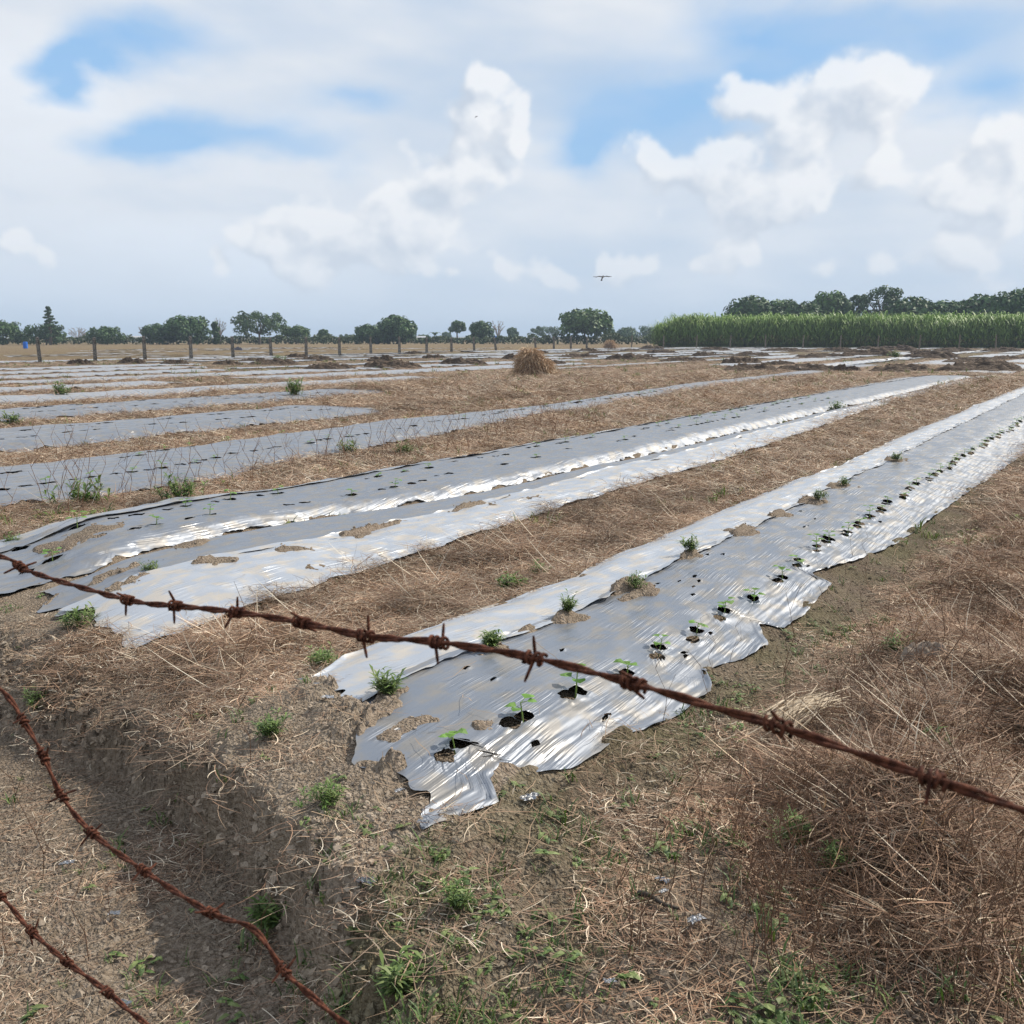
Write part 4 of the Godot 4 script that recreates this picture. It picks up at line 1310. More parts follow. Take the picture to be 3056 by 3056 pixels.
func make_materials() -> void:
	var soil := plain(Color.WHITE, 0.97, true)
	soil.metallic_specular = 0.2
	soil.uv1_triplanar = true
	soil.uv1_world_triplanar = true
	soil.uv1_scale = Vector3.ONE / 0.83
	var grain := noise(3, 0.035, 5)
	soil.albedo_texture = tex(gray(grain, 1024, 0.2, 0.8, Color(0.72, 0.70, 0.68), Color(1, 1, 1)))
	soil.heightmap_enabled = true
	soil.heightmap_scale = 2.2
	var hm := noise(4, 0.05, 5).get_seamless_image(1024, 1024)
	soil.heightmap_texture = tex(hm)
	M.soil = soil
	M.clod = plain(Color.WHITE, 0.97, true)
	M.clod.metallic_specular = 0.2
	var heap := plain(Color(0.135, 0.102, 0.078), 0.97)
	heap.uv1_triplanar = true
	heap.uv1_scale = Vector3.ONE / 0.9
	heap.albedo_texture = tex(gray(noise(8, 0.03, 5), 512, 0.25, 0.75, Color(0.6, 0.58, 0.55), Color(1, 1, 1)))
	heap.heightmap_enabled = true
	heap.heightmap_scale = 6.0
	heap.heightmap_texture = tex(noise(6, 0.03, 5).get_seamless_image(512, 512))
	M.heap = heap
	M.straw = plain(Color.WHITE, 0.75, true)
	M.straw.backlight_enabled = true
	M.straw.backlight = Color(0.35, 0.3, 0.22)
	M.leaf = plain(Color.WHITE, 0.55, true)
	M.leaf.backlight_enabled = true
	M.leaf.backlight = Color(0.5, 0.6, 0.25)
	M.foliage = plain(Color.WHITE, 0.6, true)
	M.foliage.backlight_enabled = true
	M.foliage.backlight = Color(0.3, 0.38, 0.15)
	M.cane = plain(Color.WHITE, 0.5, true)
	M.cane.backlight_enabled = true
	M.cane.backlight = Color(0.4, 0.5, 0.2)
	M.bark = plain(Color.WHITE, 0.9, true)
	# film: smooth plastic with stretched wrinkles running along the row, dust in blotches
	var streak := noise(17, 0.006, 3).get_seamless_image(1024, 1024, false, false, 0.15)
	var long_ := noise(18, 0.060, 3).get_seamless_image(32, 1024, false, false, 0.15)
	long_.resize(1024, 1024, Image.INTERPOLATE_CUBIC)
	var longer := noise(19, 0.14, 2).get_seamless_image(48, 1024, false, false, 0.15)
	longer.resize(1024, 1024, Image.INTERPOLATE_CUBIC)
	for im: Image in [streak, long_, longer]: im.convert(Image.FORMAT_L8)
	var ds := streak.get_data()
	var dl := long_.get_data()
	var dm := longer.get_data()
	var hgt := PackedByteArray()
	hgt.resize(1024 * 1024)
	for i in 1024 * 1024:
		var mk := smoothstep(0.38, 0.72, ds[i] / 255.0)
		hgt[i] = int(clampf(127.0 + (dl[i] - 127.0) * (0.16 + 0.9 * mk) + (dm[i] - 127.0) * 0.55 * mk + (ds[i] - 127.0) * 0.12, 0, 255))
	var bump := Image.create_from_data(1024, 1024, false, Image.FORMAT_L8, hgt)
	bump.convert(Image.FORMAT_RGBA8)
	bump.bump_map_to_normal_map(6.0)
	var normal := tex(bump)
	var dust := gray(noise(27, 0.011, 5), 1024, 0.40, 0.80, Color(0.90, 0.92, 0.95), Color(1, 0.95, 0.88))
	var rough_t := gray(noise(28, 0.016, 4), 512, 0.3, 0.7, Color(0.62, 0.62, 0.62), Color(1, 1, 1))
	for d in [["film", Color(0.200, 0.216, 0.242), 0.56, 0.36], ["film_pale", Color(0.34, 0.355, 0.375), 0.52, 0.40], ["film_palest", Color(0.44, 0.455, 0.475), 0.50, 0.35]]:  # far lengths take a paler colour that stands in for grazing sheen
		var m := plain(d[1], d[2])
		m.metallic = d[3]
		m.metallic_specular = 0.95
		m.albedo_texture = tex(dust)
		m.roughness_texture = tex(rough_t)
		m.normal_enabled = true
		m.normal_texture = normal
		m.normal_scale = 0.5
		m.cull_mode = BaseMaterial3D.CULL_DISABLED
		M[d[0]] = m
	var rust := plain(Color(0.135, 0.048, 0.026), 0.9)
	rust.uv1_triplanar = true
	rust.uv1_scale = Vector3.ONE / 0.05
	rust.albedo_texture = tex(gray(noise(44, 0.03, 4), 256, 0.3, 0.75, Color(0.55, 0.5, 0.5), Color(1, 1, 1)))
	rust.heightmap_enabled = true
	rust.heightmap_scale = 0.12
	rust.heightmap_texture = tex(noise(45, 0.06, 4).get_seamless_image(256, 256))
	M.rust = rust
	var con := plain(Color(0.20, 0.185, 0.165), 0.9)
	con.uv1_triplanar = true
	con.albedo_texture = tex(gray(noise(52, 0.03, 4), 256, 0.3, 0.7, Color(0.6, 0.6, 0.6), Color(1, 1, 1)))
	M.concrete = con
	M.wood = plain(Color(0.15, 0.125, 0.10), 0.9)
	M.blue = plain(Color(0.02, 0.14, 0.55), 0.4)
	M.white = plain(Color(0.75, 0.75, 0.74), 0.7)
	M.roof = plain(Color(0.35, 0.36, 0.38), 0.6)
	M.dark = plain(Color(0.03, 0.032, 0.035), 0.5)
	M.bird = plain(Color(0.045, 0.045, 0.05), 0.7)
	M.rag = plain(Color(0.16, 0.16, 0.19), 0.9)

# ------------------------------------------------------------------ the scene
const ORD := ["first", "second", "third", "fourth", "fifth", "sixth", "seventh", "eighth", "ninth", "tenth", "eleventh", "twelfth", "thirteenth", "fourteenth", "fifteenth", "sixteenth", "seventeenth", "eighteenth"]

func _ready() -> void:
	# camera, sky, sun, exposure
	var cam := Camera3D.new()
	cam.name = "camera"
	cam.fov = 53.13
	cam.near = 0.05
	cam.far = 9000.0
	cam.position = Vector3(0, EYE, 0)
	cam.rotation_degrees = Vector3(-9.722, 0, 0)
	var lens := CameraAttributesPhysical.new()
	lens.frustum_focal_length = 24.0
	lens.frustum_focus_distance = 5.5
	lens.frustum_far = 9000.0
	lens.frustum_near = 0.05
	lens.exposure_aperture = 15.0
	cam.attributes = lens
	cam.fov = 53.13
	add_child(cam)
	var sun := DirectionalLight3D.new()
	sun.name = "sun"
	sun.light_energy = 1.6
	sun.light_color = Color(1.0, 0.965, 0.91)
	sun.light_angular_distance = 0.6
	sun.shadow_enabled = true
	sun.look_at_from_position(Vector3(0.630, 0.669, -0.394) * 10.0, Vector3.ZERO)
	add_child(sun)
	var env := Environment.new()
	env.background_mode = Environment.BG_SKY
	env.sky = Sky.new()
	var sm := PanoramaSkyMaterial.new()
	sm.panorama = make_sky()
	env.sky.sky_material = sm
	env.tonemap_mode = Environment.TONE_MAPPER_LINEAR
	env.tonemap_exposure = 1.12
	env.fog_enabled = true
	env.fog_density = 0.00045
	env.fog_light_color = Color(0.80, 0.88, 0.97)
	env.sdfgi_enabled = true
	env.ssao_enabled = true
	env.ssil_enabled = true
	var we := WorldEnvironment.new()
	we.name = "environment"
	we.environment = env
	add_child(we)
	print("sky done ", Time.get_ticks_msec())

	for a in [[n_lo, 1, 0.35], [n_mid, 2, 1.4], [n_hi, 3, 9.0]]:
		a[0].seed = a[1]
		a[0].frequency = a[2]
		a[0].noise_type = FastNoiseLite.TYPE_SIMPLEX_SMOOTH
		a[0].fractal_type = FastNoiseLite.FRACTAL_FBM
		a[0].fractal_octaves = 2
	make_materials()
	print("materials ", Time.get_ticks_msec())
	lay_films()
	var plants := plan_holes()
	make_ground()
	print("ground ", Time.get_ticks_msec())
	for f in films: make_film(f)
	print("films ", Time.get_ticks_msec())

	# far setting: trees, hedges, cane
	var k := 0
	for t in [
	["mango", -94.7, -193.0, 4.6, 7.4, "rounded dark mango tree cut off by the picture's left edge"],
	["mango", -86.8, -193.4, 3.9, 7.2, "low dark bushy tree under the tall layered conifer"],
	["tier", -84.5, -190.1, 7.0, 5.0, "tall layered conifer rising above dark bushes, near the blue drum"],
	["bare", -90.6, -216.8, 3.4, 4.0, "small half bare tree left of the low domed tree"],
	["mango", -78.1, -200.3, 3.6, 6.9, "low wide domed tree alone behind the second fence post"],
	["bare", -77.5, -218.7, 3.9, 2.5, "leafless grey tree peeping out left of the wide double-domed tree"],
	["mango", -69.5, -204.5, 4.2, 6.3, "lower dark dome joined to the left of the tall dark dome"],
	["mango", -63.7, -204.3, 5.7, 8.9, "tall dark domed tree beside the leafless grey tree with ivy"],
	["bare", -59.5, -211.8, 5.4, 3.3, "leafless grey tree between dark domed tree and airy spreading tree"],
	["ivy", -59.2, -207.7, 4.4, 1.6, "dark ivy covered stump in front of the leafless grey tree"],
	["airy", -50.1, -206.0, 6.6, 10.2, "airy spreading tree with sky showing through its crown"],
	["light", -46.1, -221.3, 3.9, 5.5, "light green round tree right of the airy spreading tree"],
	["mango", -44.6, -246.0, 3.3, 3.0, "small round lone tree between the seventh and eighth posts"],
	["mango", -29.4, -214.0, 4.1, 6.1, "ragged bushy tree at the left foot of the broad dark tree"],
	["mango", -24.0, -216.7, 6.0, 7.9, "broad dark tree with spiky top behind the tenth fence post"],
	["stem", -12.7, -239.7, 5.2, 3.9, "narrow clumpy tree on a bare stem left of a squat tree"],
	["mango", -6.5, -221.9, 4.9, 5.0, "squat dense tree beside the thin leafless tree"],
	["bare", -3.1, -235.0, 5.3, 3.4, "thin leafless grey tree right of the squat dense tree"],
	["mango", 0.2, -330.0, 4.5, 3.7, "small bluish tree far behind the leaning fence posts"],
	["airy", 11.2, -339.8, 5.0, 11.4, "hazy low tree left of the big spreading tree"],
	["big", 14.9, -213.5, 7.1, 10.2, "big spreading tree with lit crown near the cane field"],
	["mango", 28.2, -298.7, 3.9, 3.9, "hazy small tree at the right foot of the big spreading tree"],
	["mango", 35.8, -328.1, 4.4, 5.3, "hazy low tree between big spreading tree and cane, left one"],
	["mango", 42.8, -337.3, 5.1, 8.5, "hazy low tree just left of the cane field"],
	["mango", 44.5, -256.2, 6.4, 5.7, "flat topped tree barely rising above the cane"],
	["mango", 44.3, -190.9, 9.0, 7.6, "broad leafy tree, first one rising behind the cane"],
	["light", 50.7, -193.5, 8.5, 4.4, "loose green tree second behind the cane"],
	["mango", 53.6, -188.5, 7.8, 4.8, "dark low crowned tree third behind the cane"],
	["light", 59.9, -195.0, 10.0, 5.1, "tall light green tree fourth behind the cane"],
	["airy", 64.5, -195.6, 9.3, 4.4, "thin crowned tree beside the tallest tree"],
	["airy", 66.9, -188.5, 10.7, 7.4, "tallest airy tree with twin tops behind the cane"],
	["mango", 68.9, -179.2, 8.3, 6.8, "dark rounded tree just right of the tallest airy tree"],
	["mango", 74.2, -177.1, 7.7, 6.7, "dark low rounded tree in the right tree row, second"],
	["mango", 78.5, -173.0, 8.4, 6.4, "dark rounded tree in the right tree row, third"],
	["mango", 82.2, -166.8, 9.3, 7.6, "tall dark tree at the picture's right edge"],
	["mango", -65.6, -414.8, 2.6, 6.7, "far bluish grove left of the ragged bushy tree"],
	["mango", -25.0, -399.2, 3.4, 3.7, "far bluish little tree left of the narrow clumpy tree"],
	["mango", -30.4, -358.7, 2.3, 4.4, "low far bush beside the banana plant"]]:
		k += 1
		make_tree(t[0], t[1], t[2], t[3], t[4], t[5], 500 + k)
	make_hedge(Vector2(-125, -200), Vector2(-40, -216), 2.0, "long low hedge at the field's end on the left", 1)
	make_hedge(Vector2(-40, -217), Vector2(0, -218), 2.0, "low hedge at the field's end behind the middle posts", 2)
	make_hedge(Vector2(0, -216), Vector2(34, -206), 2.3, "taller dark hedge between the big spreading tree and the cane", 3)
	make_cane()
	print("far ", Time.get_ticks_msec())

	# fence posts
	var posts := [Vector2(-28.275, -62.007), Vector2(-26.022, -64.629), Vector2(-23.917, -67.482), Vector2(-21.380, -69.004), Vector2(-19.932, -74.012), Vector2(-18.544, -79.799), Vector2(-16.271, -81.934), Vector2(-14.397, -86.565), Vector2(-12.487, -91.749), Vector2(-10.258, -94.581), Vector2(-8.038, -97.592), Vector2(-6.077, -104.226), Vector2(-4.060, -111.825), Vector2(-1.780, -116.055), Vector2(2.888, -125.551), Vector2(5.287, -130.905), Vector2(7.589, -133.756), Vector2(9.855, -136.734)]
	var pr := RandomNumberGenerator.new()
	pr.seed = 3
	for i in posts.size():
		var b := Build.new()
		box_into(b, Vector3(-0.098, -0.3, -0.098), Vector3(0.098, 1.52 + pr.randf_range(-0.05, 0.06), 0.085), 0.86)
		var o := part("concrete_post", b.mesh(), M.concrete, self)
		o.position = Vector3(posts[i].x, 0, posts[i].y)
		o.rotation = Vector3(pr.randf_range(-0.02, 0.02), deg_to_rad(35), pr.randf_range(-0.03, 0.03))
		if i == 0: o.rotation.z = 0.05
		if i == 12: o.rotation.z = 0.06
		if i == 13: o.rotation.z = 0.16
		if i == 14: o.rotation.z = 0.12
		tag(o, ["leaning grey concrete fence post, ", "grey concrete fence post, "][0 if i in [0, 13, 14] else 1] + ORD[i] + " from the left", "fence post", "concrete posts across the field")
	for p: Vector2 in [Vector2(16.730, -145.038), Vector2(20.828, -142.688), Vector2(24.892, -140.147), Vector2(28.895, -137.415), Vector2(32.870, -134.450), Vector2(36.778, -131.255), Vector2(40.481, -127.928), Vector2(43.920, -124.532), Vector2(47.390, -120.743), Vector2(50.426, -117.061), Vector2(52.997, -113.607)]:
		var b := Build.new()
		b.tube([Vector3(0, -0.3, 0), Vector3(0.02, 0.8, 0), Vector3(0.0, 1.75, 0.02)], [0.09, 0.08, 0.07], 7, Color.WHITE)
		b.tri(Vector3(-0.07, 1.74, -0.04), Vector3(0.07, 1.74, -0.04), Vector3(0, 1.76, 0.08), Color.WHITE)
		var o := part("wooden_post", b.mesh(), M.wood, self)
		o.position = Vector3(p.x, 0, p.y)
		o.rotation = Vector3(pr.randf_range(-0.04, 0.04), pr.randf() * 3.0, pr.randf_range(-0.05, 0.05))
		tag(o, "weathered thin fence post in front of the green cane", "fence post", "posts along the cane field")

	# soil heaps
	var lumps := []
	for i in 5: lumps.append(lump_mesh(300 + i, Vector3(1, 0.5, 1), 0.42))
	for i in heap_spots.size():
		var h: Vector3 = heap_spots[i]
		var o := part("soil_heap", lumps[i % 5], M.heap, self)
		var ln := h.z * 1.15
		o.position = Vector3(h.x, ground_y(h.x, h.y) - 0.02, h.y)
		o.scale = Vector3(ln, 0.50 + 0.12 * ln * pr.randf_range(0.4, 1.2), clampf(ln * 0.5, 0.8, 2.0))
		o.rotation.y = deg_to_rad(pr.randf_range(-12, 22)) + (PI if i % 2 else 0.0)
		if i < 5:
			tag(o, ["dark clod heap across the near bed's far end", "long dark clod heap at the right end of the near heaps", "dark clod heap at the left end of the near heaps", "dark clod heap between the two longest near heaps", "small round clod heap among the near heaps"][i], "soil heap", "dark soil heaps")
		else:
			var band := ("right of the straw heap, close to the cane" if h.y < -95.0 else ("right of the straw heap, halfway to the cane" if h.y < -62.0 else "right of the straw heap, in the nearest row")) if h.x > 2.0 else ("before the concrete posts" if h.x > -8.0 else "in front of the leftmost posts")
			tag(o, "low dark soil heap " + band, "soil heap", "dark soil heaps " + band)

	make_details(plants)
	print("details ", Time.get_ticks_msec())
	lay_straw()
	lay_clods()
	lay_sprouts()
	print("scatter ", Time.get_ticks_msec())

func straw_pile(called: String, at: Vector2, wide: float, tall: float, label: String, seed_: int, n_blades: int) -> void:
	var r := RandomNumberGenerator.new()
	r.seed = seed_
	var o := thing(called, Vector3(at.x, ground_y(at.x, at.y), at.y))
	var core := part("heap_core", lump_mesh(seed_, Vector3(wide * 0.8, tall * 1.05, wide * 0.7), 0.12, 18), M.chaff, o)
	core.position.y = -0.02
	var b := Build.new()
	var pal := [Color(0.54, 0.39, 0.25), Color(0.43, 0.30, 0.19), Color(0.33, 0.22, 0.14), Color(0.64, 0.50, 0.35)]
	for i in n_blades:
		var a := r.randf() * TAU
		var f := r.randf()
		var hh := tall * (1.0 - f * f) * (1.0 + 0.12 * sin(a * 3.0))
		var rr := wide * 0.5 * sqrt(f) * (0.72 + 0.2 * sin(a * 2.0 + 1.0))
		var lobe := 0.25 * wide if r.randf() < 0.3 else 0.0
		var p := Vector3(cos(a) * rr * 0.8 + lobe, hh * (0.62 if lobe > 0.0 else 1.0), sin(a) * rr * 0.7)
		var d := Vector3(cos(a) * 0.7 + r.randfn() * 0.5, r.randf_range(-0.6, 0.7), sin(a) * 0.7 + r.randfn() * 0.5).normalized()
		var l := r.randf_range(0.12, 0.34) * wide / 1.4
		b.ribbon([p, p + d * l * 0.5 + Vector3.UP * l * 0.12, p + d * l + Vector3.DOWN * l * 0.25], [0.007, 0.008, 0.003], Vector3(r.randfn(), r.randfn(), r.randfn()).normalized(), pal[r.randi() % 4])
	part("straw_cover", b.mesh(), M.straw, o)
	tag(o, label, "straw heap")

func make_details(plants: Array) -> void:
	var r := RandomNumberGenerator.new()
	r.seed = 15
	M.chaff = plain(Color(0.17, 0.11, 0.07), 0.95)
	straw_pile("straw_heap", straw_heap_at, 1.5, 0.86, "tall orange brown straw heap standing in the middle of the field", 71, 3600)
	straw_pile("straw_heap", small_heap_at, 2.0, 0.9, "small far straw heap in the grass beyond the posts near the cane", 72, 1200)

	# seedlings
	var kinds := []
	for i in 4: kinds.append(make_seedling(80 + i, [0.105, 0.095, 0.115, 0.085][i]))
	for i in plants.size():
		var p: Array = plants[i]
		var o: Node3D = kinds[i % 4].duplicate()
		o.name = numbered("seedling")
		add_child(o, true)
		var xz := to_xz(p[0], p[1])
		o.position = Vector3(xz.x, ground_y(xz.x, xz.y) - 0.006, xz.y)
		o.rotation.y = r.randf() * TAU
		var sc := r.randf_range(0.8, 1.15) * (1.0 if p[0] < 7.5 else 0.85)
		o.scale = Vector3.ONE * sc
		if p[2] == "near":
			tag(o, "%s green seedling from the near end of the nearest film sheet" % ORD[p[3]], "seedling", "seedlings of the nearest row")
		elif p[2] == "first":
			tag(o, "small green seedling far along the nearest film sheet's row", "seedling", "distant seedlings of the nearest row")
		else:
			tag(o, "small green seedling in a planting hole on the %s bed" % p[2], "seedling", "seedlings on the %s bed" % p[2])
	for q in kinds: q.free()

	# weed tufts
	var greens := [Color(0.11, 0.175, 0.05), Color(0.15, 0.215, 0.065), Color(0.09, 0.14, 0.05), Color(0.18, 0.23, 0.085)]
	var ti := 0
	for t in [
	[-0.00, -6.04, 0.090, "round bright green weed tuft in straw beside the near film"],
	[0.17, -6.48, 0.055, "flat green weed right of the round bright tuft"],
	[-0.80, -4.19, 0.080, "green weed clump at the left corner of the near film"],
	[-0.47, -3.67, 0.062, "green weed clump at the near end of the seam"],
	[-2.15, -5.92, 0.060, "small green tuft on sand above the upper wire"],
	[-2.93, -8.98, 0.208, "wide green grass clump growing along the film edge"],
	[-3.82, -8.98, 0.286, "wide green grass patch in the left furrow"],
	[-0.84, -3.38, 0.051, "upright green weed on the sandy headland"],
	[-0.54, -2.85, 0.061, "bright green weed low on the headland"],
	[-0.72, -2.76, 0.037, "thin green weed on the bank edge"],
	[-2.19, -5.04, 0.089, "green tuft on the headland left of the film corner"],
	[-2.13, -4.37, 0.063, "green weed in the dark hollow at the left"],
	[-0.09, -4.28, 0.038, "tuft in the seam nearest the upper wire"],
	[0.28, -4.99, 0.049, "tuft in the second soil spot of the seam"],
	[0.69, -5.57, 0.078, "tuft in the largest soil spot of the seam"],
	[1.14, -6.44, 0.070, "tuft in the fourth soil spot of the seam"],
	[2.66, -8.76, 0.087, "tuft in a far soil spot of the seam"],
	[3.14, -9.60, 0.085, "second farthest tuft along the seam"],
	[4.39, -11.64, 0.104, "farthest tuft along the seam"],
	[-1.41, -13.49, 0.141, "green clump in the furrow behind the second bed"],
	[-2.18, -13.49, 0.171, "dark green clump left of the furrow clump"],
	[-8.71, -17.82, 0.268, "tall grass clump at the left edge between film rows"],
	[-11.35, -25.90, 0.293, "low green patch on a far film row"],
	[-5.37, -25.68, 0.354, "green patch beside the straw field"],
	[-3.64, -7.30, 0.060, "leafy weed at the left edge beside the film"],
	[6.72, -21.20, 0.185, "green weed on film of the second bed"],
	[-14.28, -63.21, 0.470, "green shrub before the far fence posts"],
	[4.55, -37.03, 0.193, "green weed at the straw field edge"],
	[27.40, -73.94, 0.490, "green weed on far film by the cane"],
	[-0.14, -2.41, 0.021, "small leafy weed on the clod slope"],
	[-0.26, -2.17, 0.022, "upright weed low on the clod slope"],
	[0.84, -2.83, 0.059, "bright leafy weeds in the right hand straw"],
	[0.92, -2.68, 0.043, "leafy weed under the right straw"],
	[1.43, -3.27, 0.044, "tall green blades beside the wire barb"],
	[1.76, -4.52, 0.053, "thin arching green blades by the grey lump"]]:
		ti += 1
		var w: float = t[2] * (0.5 if "seam" in t[3] else 0.85)
		var b := weed_mesh(900 + ti, clampf(w * 1.7, 0.10, 0.26 if t[1] > -22.0 else 0.6), w * 1.25, greens, [0.30, 0.45, 0.36][ti % 3])
		var o := part("weed_tuft", b, M.leaf, self)
		o.position = Vector3(t[0], ground_y(t[0], t[1]) + 0.02 * clampf(straw_at(t[0], t[1], to_st(t[0], t[1]).x, to_st(t[0], t[1]).y), 0.0, 1.0), t[1])
		tag(o, t[3], "weed", "green weeds on the field")

	# scraps of film
	var si := 0
	for s: Vector3 in [Vector3(-1.1056, -4.2213, 0.1103), Vector3(-0.9926, -4.3559, 0.1077), Vector3(-0.6891, -3.6612, 0.0501), Vector3(-1.2198, -3.9000, 0.0317), Vector3(-0.8303, -3.8444, 0.0306), Vector3(-1.1913, -2.8231, 0.0355), Vector3(-1.4620, -3.1218, 0.0430), Vector3(-1.0159, -2.4219, 0.0379), Vector3(-0.2522, -2.7127, 0.0389), Vector3(0.0569, -3.0137, 0.0596), Vector3(0.4233, -2.6562, 0.0418), Vector3(-0.3875, -2.4867, 0.0612), Vector3(0.4684, -2.4033, 0.0450), Vector3(0.4079, -2.5495, 0.0249), Vector3(-0.3403, -2.8960, 0.0308), Vector3(0.2315, -2.2004, 0.0280), Vector3(-0.7475, -3.7377, 0.0213)]:
		si += 1
		var v := PackedVector3Array()
		var idx := PackedInt32Array()
		var n := PackedVector3Array()
		var uv := PackedVector2Array()
		var nz := noise(400 + si, 1.3, 3)
		var c := 13
		for i in c:
			for j in c:
				var u := 2.0 * i / (c - 1) - 1.0
				var w := 2.0 * j / (c - 1) - 1.0
				var rag := 1.0 + 0.5 * nz.get_noise_2d(u * 1.2 + 20.0, w * 1.2)
				v.append(Vector3(u * 0.5 * rag, 0.03 + 0.16 * nz.get_noise_2d(u * 1.5, w * 1.5) * (1.0 - 0.3 * absf(u)), w * 0.26 * rag))
				uv.append(Vector2(u * 0.1, w * 0.1))
				if i > 0 and j > 0:
					var p := (i - 1) * c + j - 1
					idx.append_array(PackedInt32Array([p, p + 1, p + c + 1, p, p + c + 1, p + c]))
		for i in c:
			for j in c:
				var nn := (v[mini(i + 1, c - 1) * c + j] - v[maxi(i - 1, 0) * c + j]).cross(v[i * c + mini(j + 1, c - 1)] - v[i * c + maxi(j - 1, 0)])
				n.append(-nn.normalized() if nn.y < 0 else nn.normalized())
		var o := part("film_scrap", mesh_of(v, n, idx, uv), M.film_palest if si < 4 else M.film, self)
		o.position = Vector3(s.x, ground_y(s.x, s.y) + 0.02, s.y)
		o.scale = Vector3.ONE * s.z
		o.rotation.y = r.randf_range(-0.6, 0.9)
		tag(o, ["crumpled white film scrap left of the near sheet's corner", "torn white film strip leading to the near sheet's corner", "flat grey film scrap on the sandy headland", "tiny crumpled scrap on the straw headland", "tiny pale scrap beside the headland straw", "grey scrap below the second wire", "grey scrap left of the second wire", "dark scrap on the low ground near the third wire", "grey scrap right of the bank's foot", "dark scrap on soil right of the near sheet's tip", "crumpled dark scrap in the right foreground", "long flat scrap at the top of the clod slope", "shiny dark scrap at the right foreground edge of soil", "small dark scrap above the clod slope", "dark scrap just below the near sheet's tip", "small grey scrap at the bottom of the picture", "tiny scrap on headland sand"][si - 1], "plastic scrap", "scraps of film on the ground")

	# wires
	var wires := [[Vector3(-1.1017, 1.2915, -1.5138), Vector3(-0.7839, 1.3028, -1.2754), Vector3(-0.5698, 1.3087, -1.1148), Vector3(-0.5167, 1.2999, -1.0750), Vector3(-0.3748, 1.2971, -0.9686), Vector3(-0.3129, 1.3037, -0.9222), Vector3(-0.2389, 1.3123, -0.8666), Vector3(-0.1732, 1.3172, -0.8174), Vector3(-0.1145, 1.3190, -0.7733), Vector3(-0.0539, 1.3277, -0.7279), Vector3(0.0153, 1.3323, -0.6760), Vector3(0.0779, 1.3304, -0.6291), Vector3(0.1183, 1.3274, -0.5988), Vector3(0.1560, 1.3249, -0.5705), Vector3(0.1892, 1.3206, -0.5456), Vector3(0.2261, 1.3157, -0.5179), Vector3(0.2621, 1.3106, -0.4909), Vector3(0.3124, 1.2993, -0.4532), Vector3(0.3617, 1.2816, -0.4162)], [Vector3(-1.0019, 1.2386, -1.4389), Vector3(-0.7429, 1.1990, -1.2447), Vector3(-0.5912, 1.1489, -1.1309), Vector3(-0.5539, 1.1218, -1.1029), Vector3(-0.5224, 1.0887, -1.0793), Vector3(-0.4967, 1.0512, -1.0601), Vector3(-0.4516, 1.0247, -1.0262), Vector3(-0.3766, 1.0116, -0.9700), Vector3(-0.2898, 1.0043, -0.9049), Vector3(-0.2435, 1.0114, -0.8702), Vector3(-0.2232, 1.0013, -0.8549), Vector3(-0.2065, 0.9847, -0.8424), Vector3(-0.1707, 0.9729, -0.8156), Vector3(-0.1444, 0.9657, -0.7958), Vector3(-0.0714, 0.9544, -0.7410), Vector3(0.0136, 0.9430, -0.6773)], [Vector3(-0.9950, 0.9264, -1.4338), Vector3(-0.7572, 0.9006, -1.2554), Vector3(-0.6280, 0.8740, -1.1585), Vector3(-0.5709, 0.8525, -1.1157), Vector3(-0.5107, 0.8429, -1.0705), Vector3(-0.4449, 0.8390, -1.0212), Vector3(-0.4155, 0.8336, -0.9991), Vector3(-0.3885, 0.8313, -0.9789), Vector3(-0.2993, 0.8229, -0.9120), Vector3(-0.1994, 0.8166, -0.8371)]]
	var barbs := [[Vector3(-0.5358, 1.3024, -1.0894), Vector3(-0.3748, 1.2971, -0.9686), Vector3(-0.3129, 1.3037, -0.9222), Vector3(-0.2418, 1.3122, -0.8688), Vector3(-0.1732, 1.3172, -0.8174), Vector3(-0.1145, 1.3190, -0.7733), Vector3(-0.0539, 1.3277, -0.7279), Vector3(0.0153, 1.3323, -0.6760), Vector3(0.0779, 1.3304, -0.6291), Vector3(0.1560, 1.3249, -0.5705), Vector3(0.2261, 1.3157, -0.5179)], [Vector3(-0.5539, 1.1218, -1.1029), Vector3(-0.5224, 1.0887, -1.0793), Vector3(-0.4967, 1.0512, -1.0601), Vector3(-0.4516, 1.0247, -1.0262), Vector3(-0.3766, 1.0116, -0.9700), Vector3(-0.2898, 1.0043, -0.9049), Vector3(-0.2065, 0.9847, -0.8424)], [Vector3(-0.6280, 0.8740, -1.1585), Vector3(-0.5709, 0.8525, -1.1157), Vector3(-0.5107, 0.8429, -1.0705), Vector3(-0.4449, 0.8390, -1.0212)]]
	for i in 3:
		make_wire(wires[i], barbs[i], ["top rusty barbed wire crossing the whole picture", "middle slack rusty barbed wire in the lower left", "lowest rusty barbed wire in the bottom left corner"][i], 60 + i)

	# grey lump in the straw
	var lump := Vector2(1.81, -4.32)
	var gl := part("dry_clod", lump_mesh(620, Vector3(0.24, 0.07, 0.16), 0.12, 20), plain(Color(0.24, 0.195, 0.155), 0.95), self)
	gl.position = Vector3(lump.x, ground_y(lump.x, lump.y) + 0.05, lump.y)
	tag(gl, "greyish dry clod lying in the right hand straw", "clod")

	# twigs and a pale bundle of straw in the right foreground
	var wi := 0
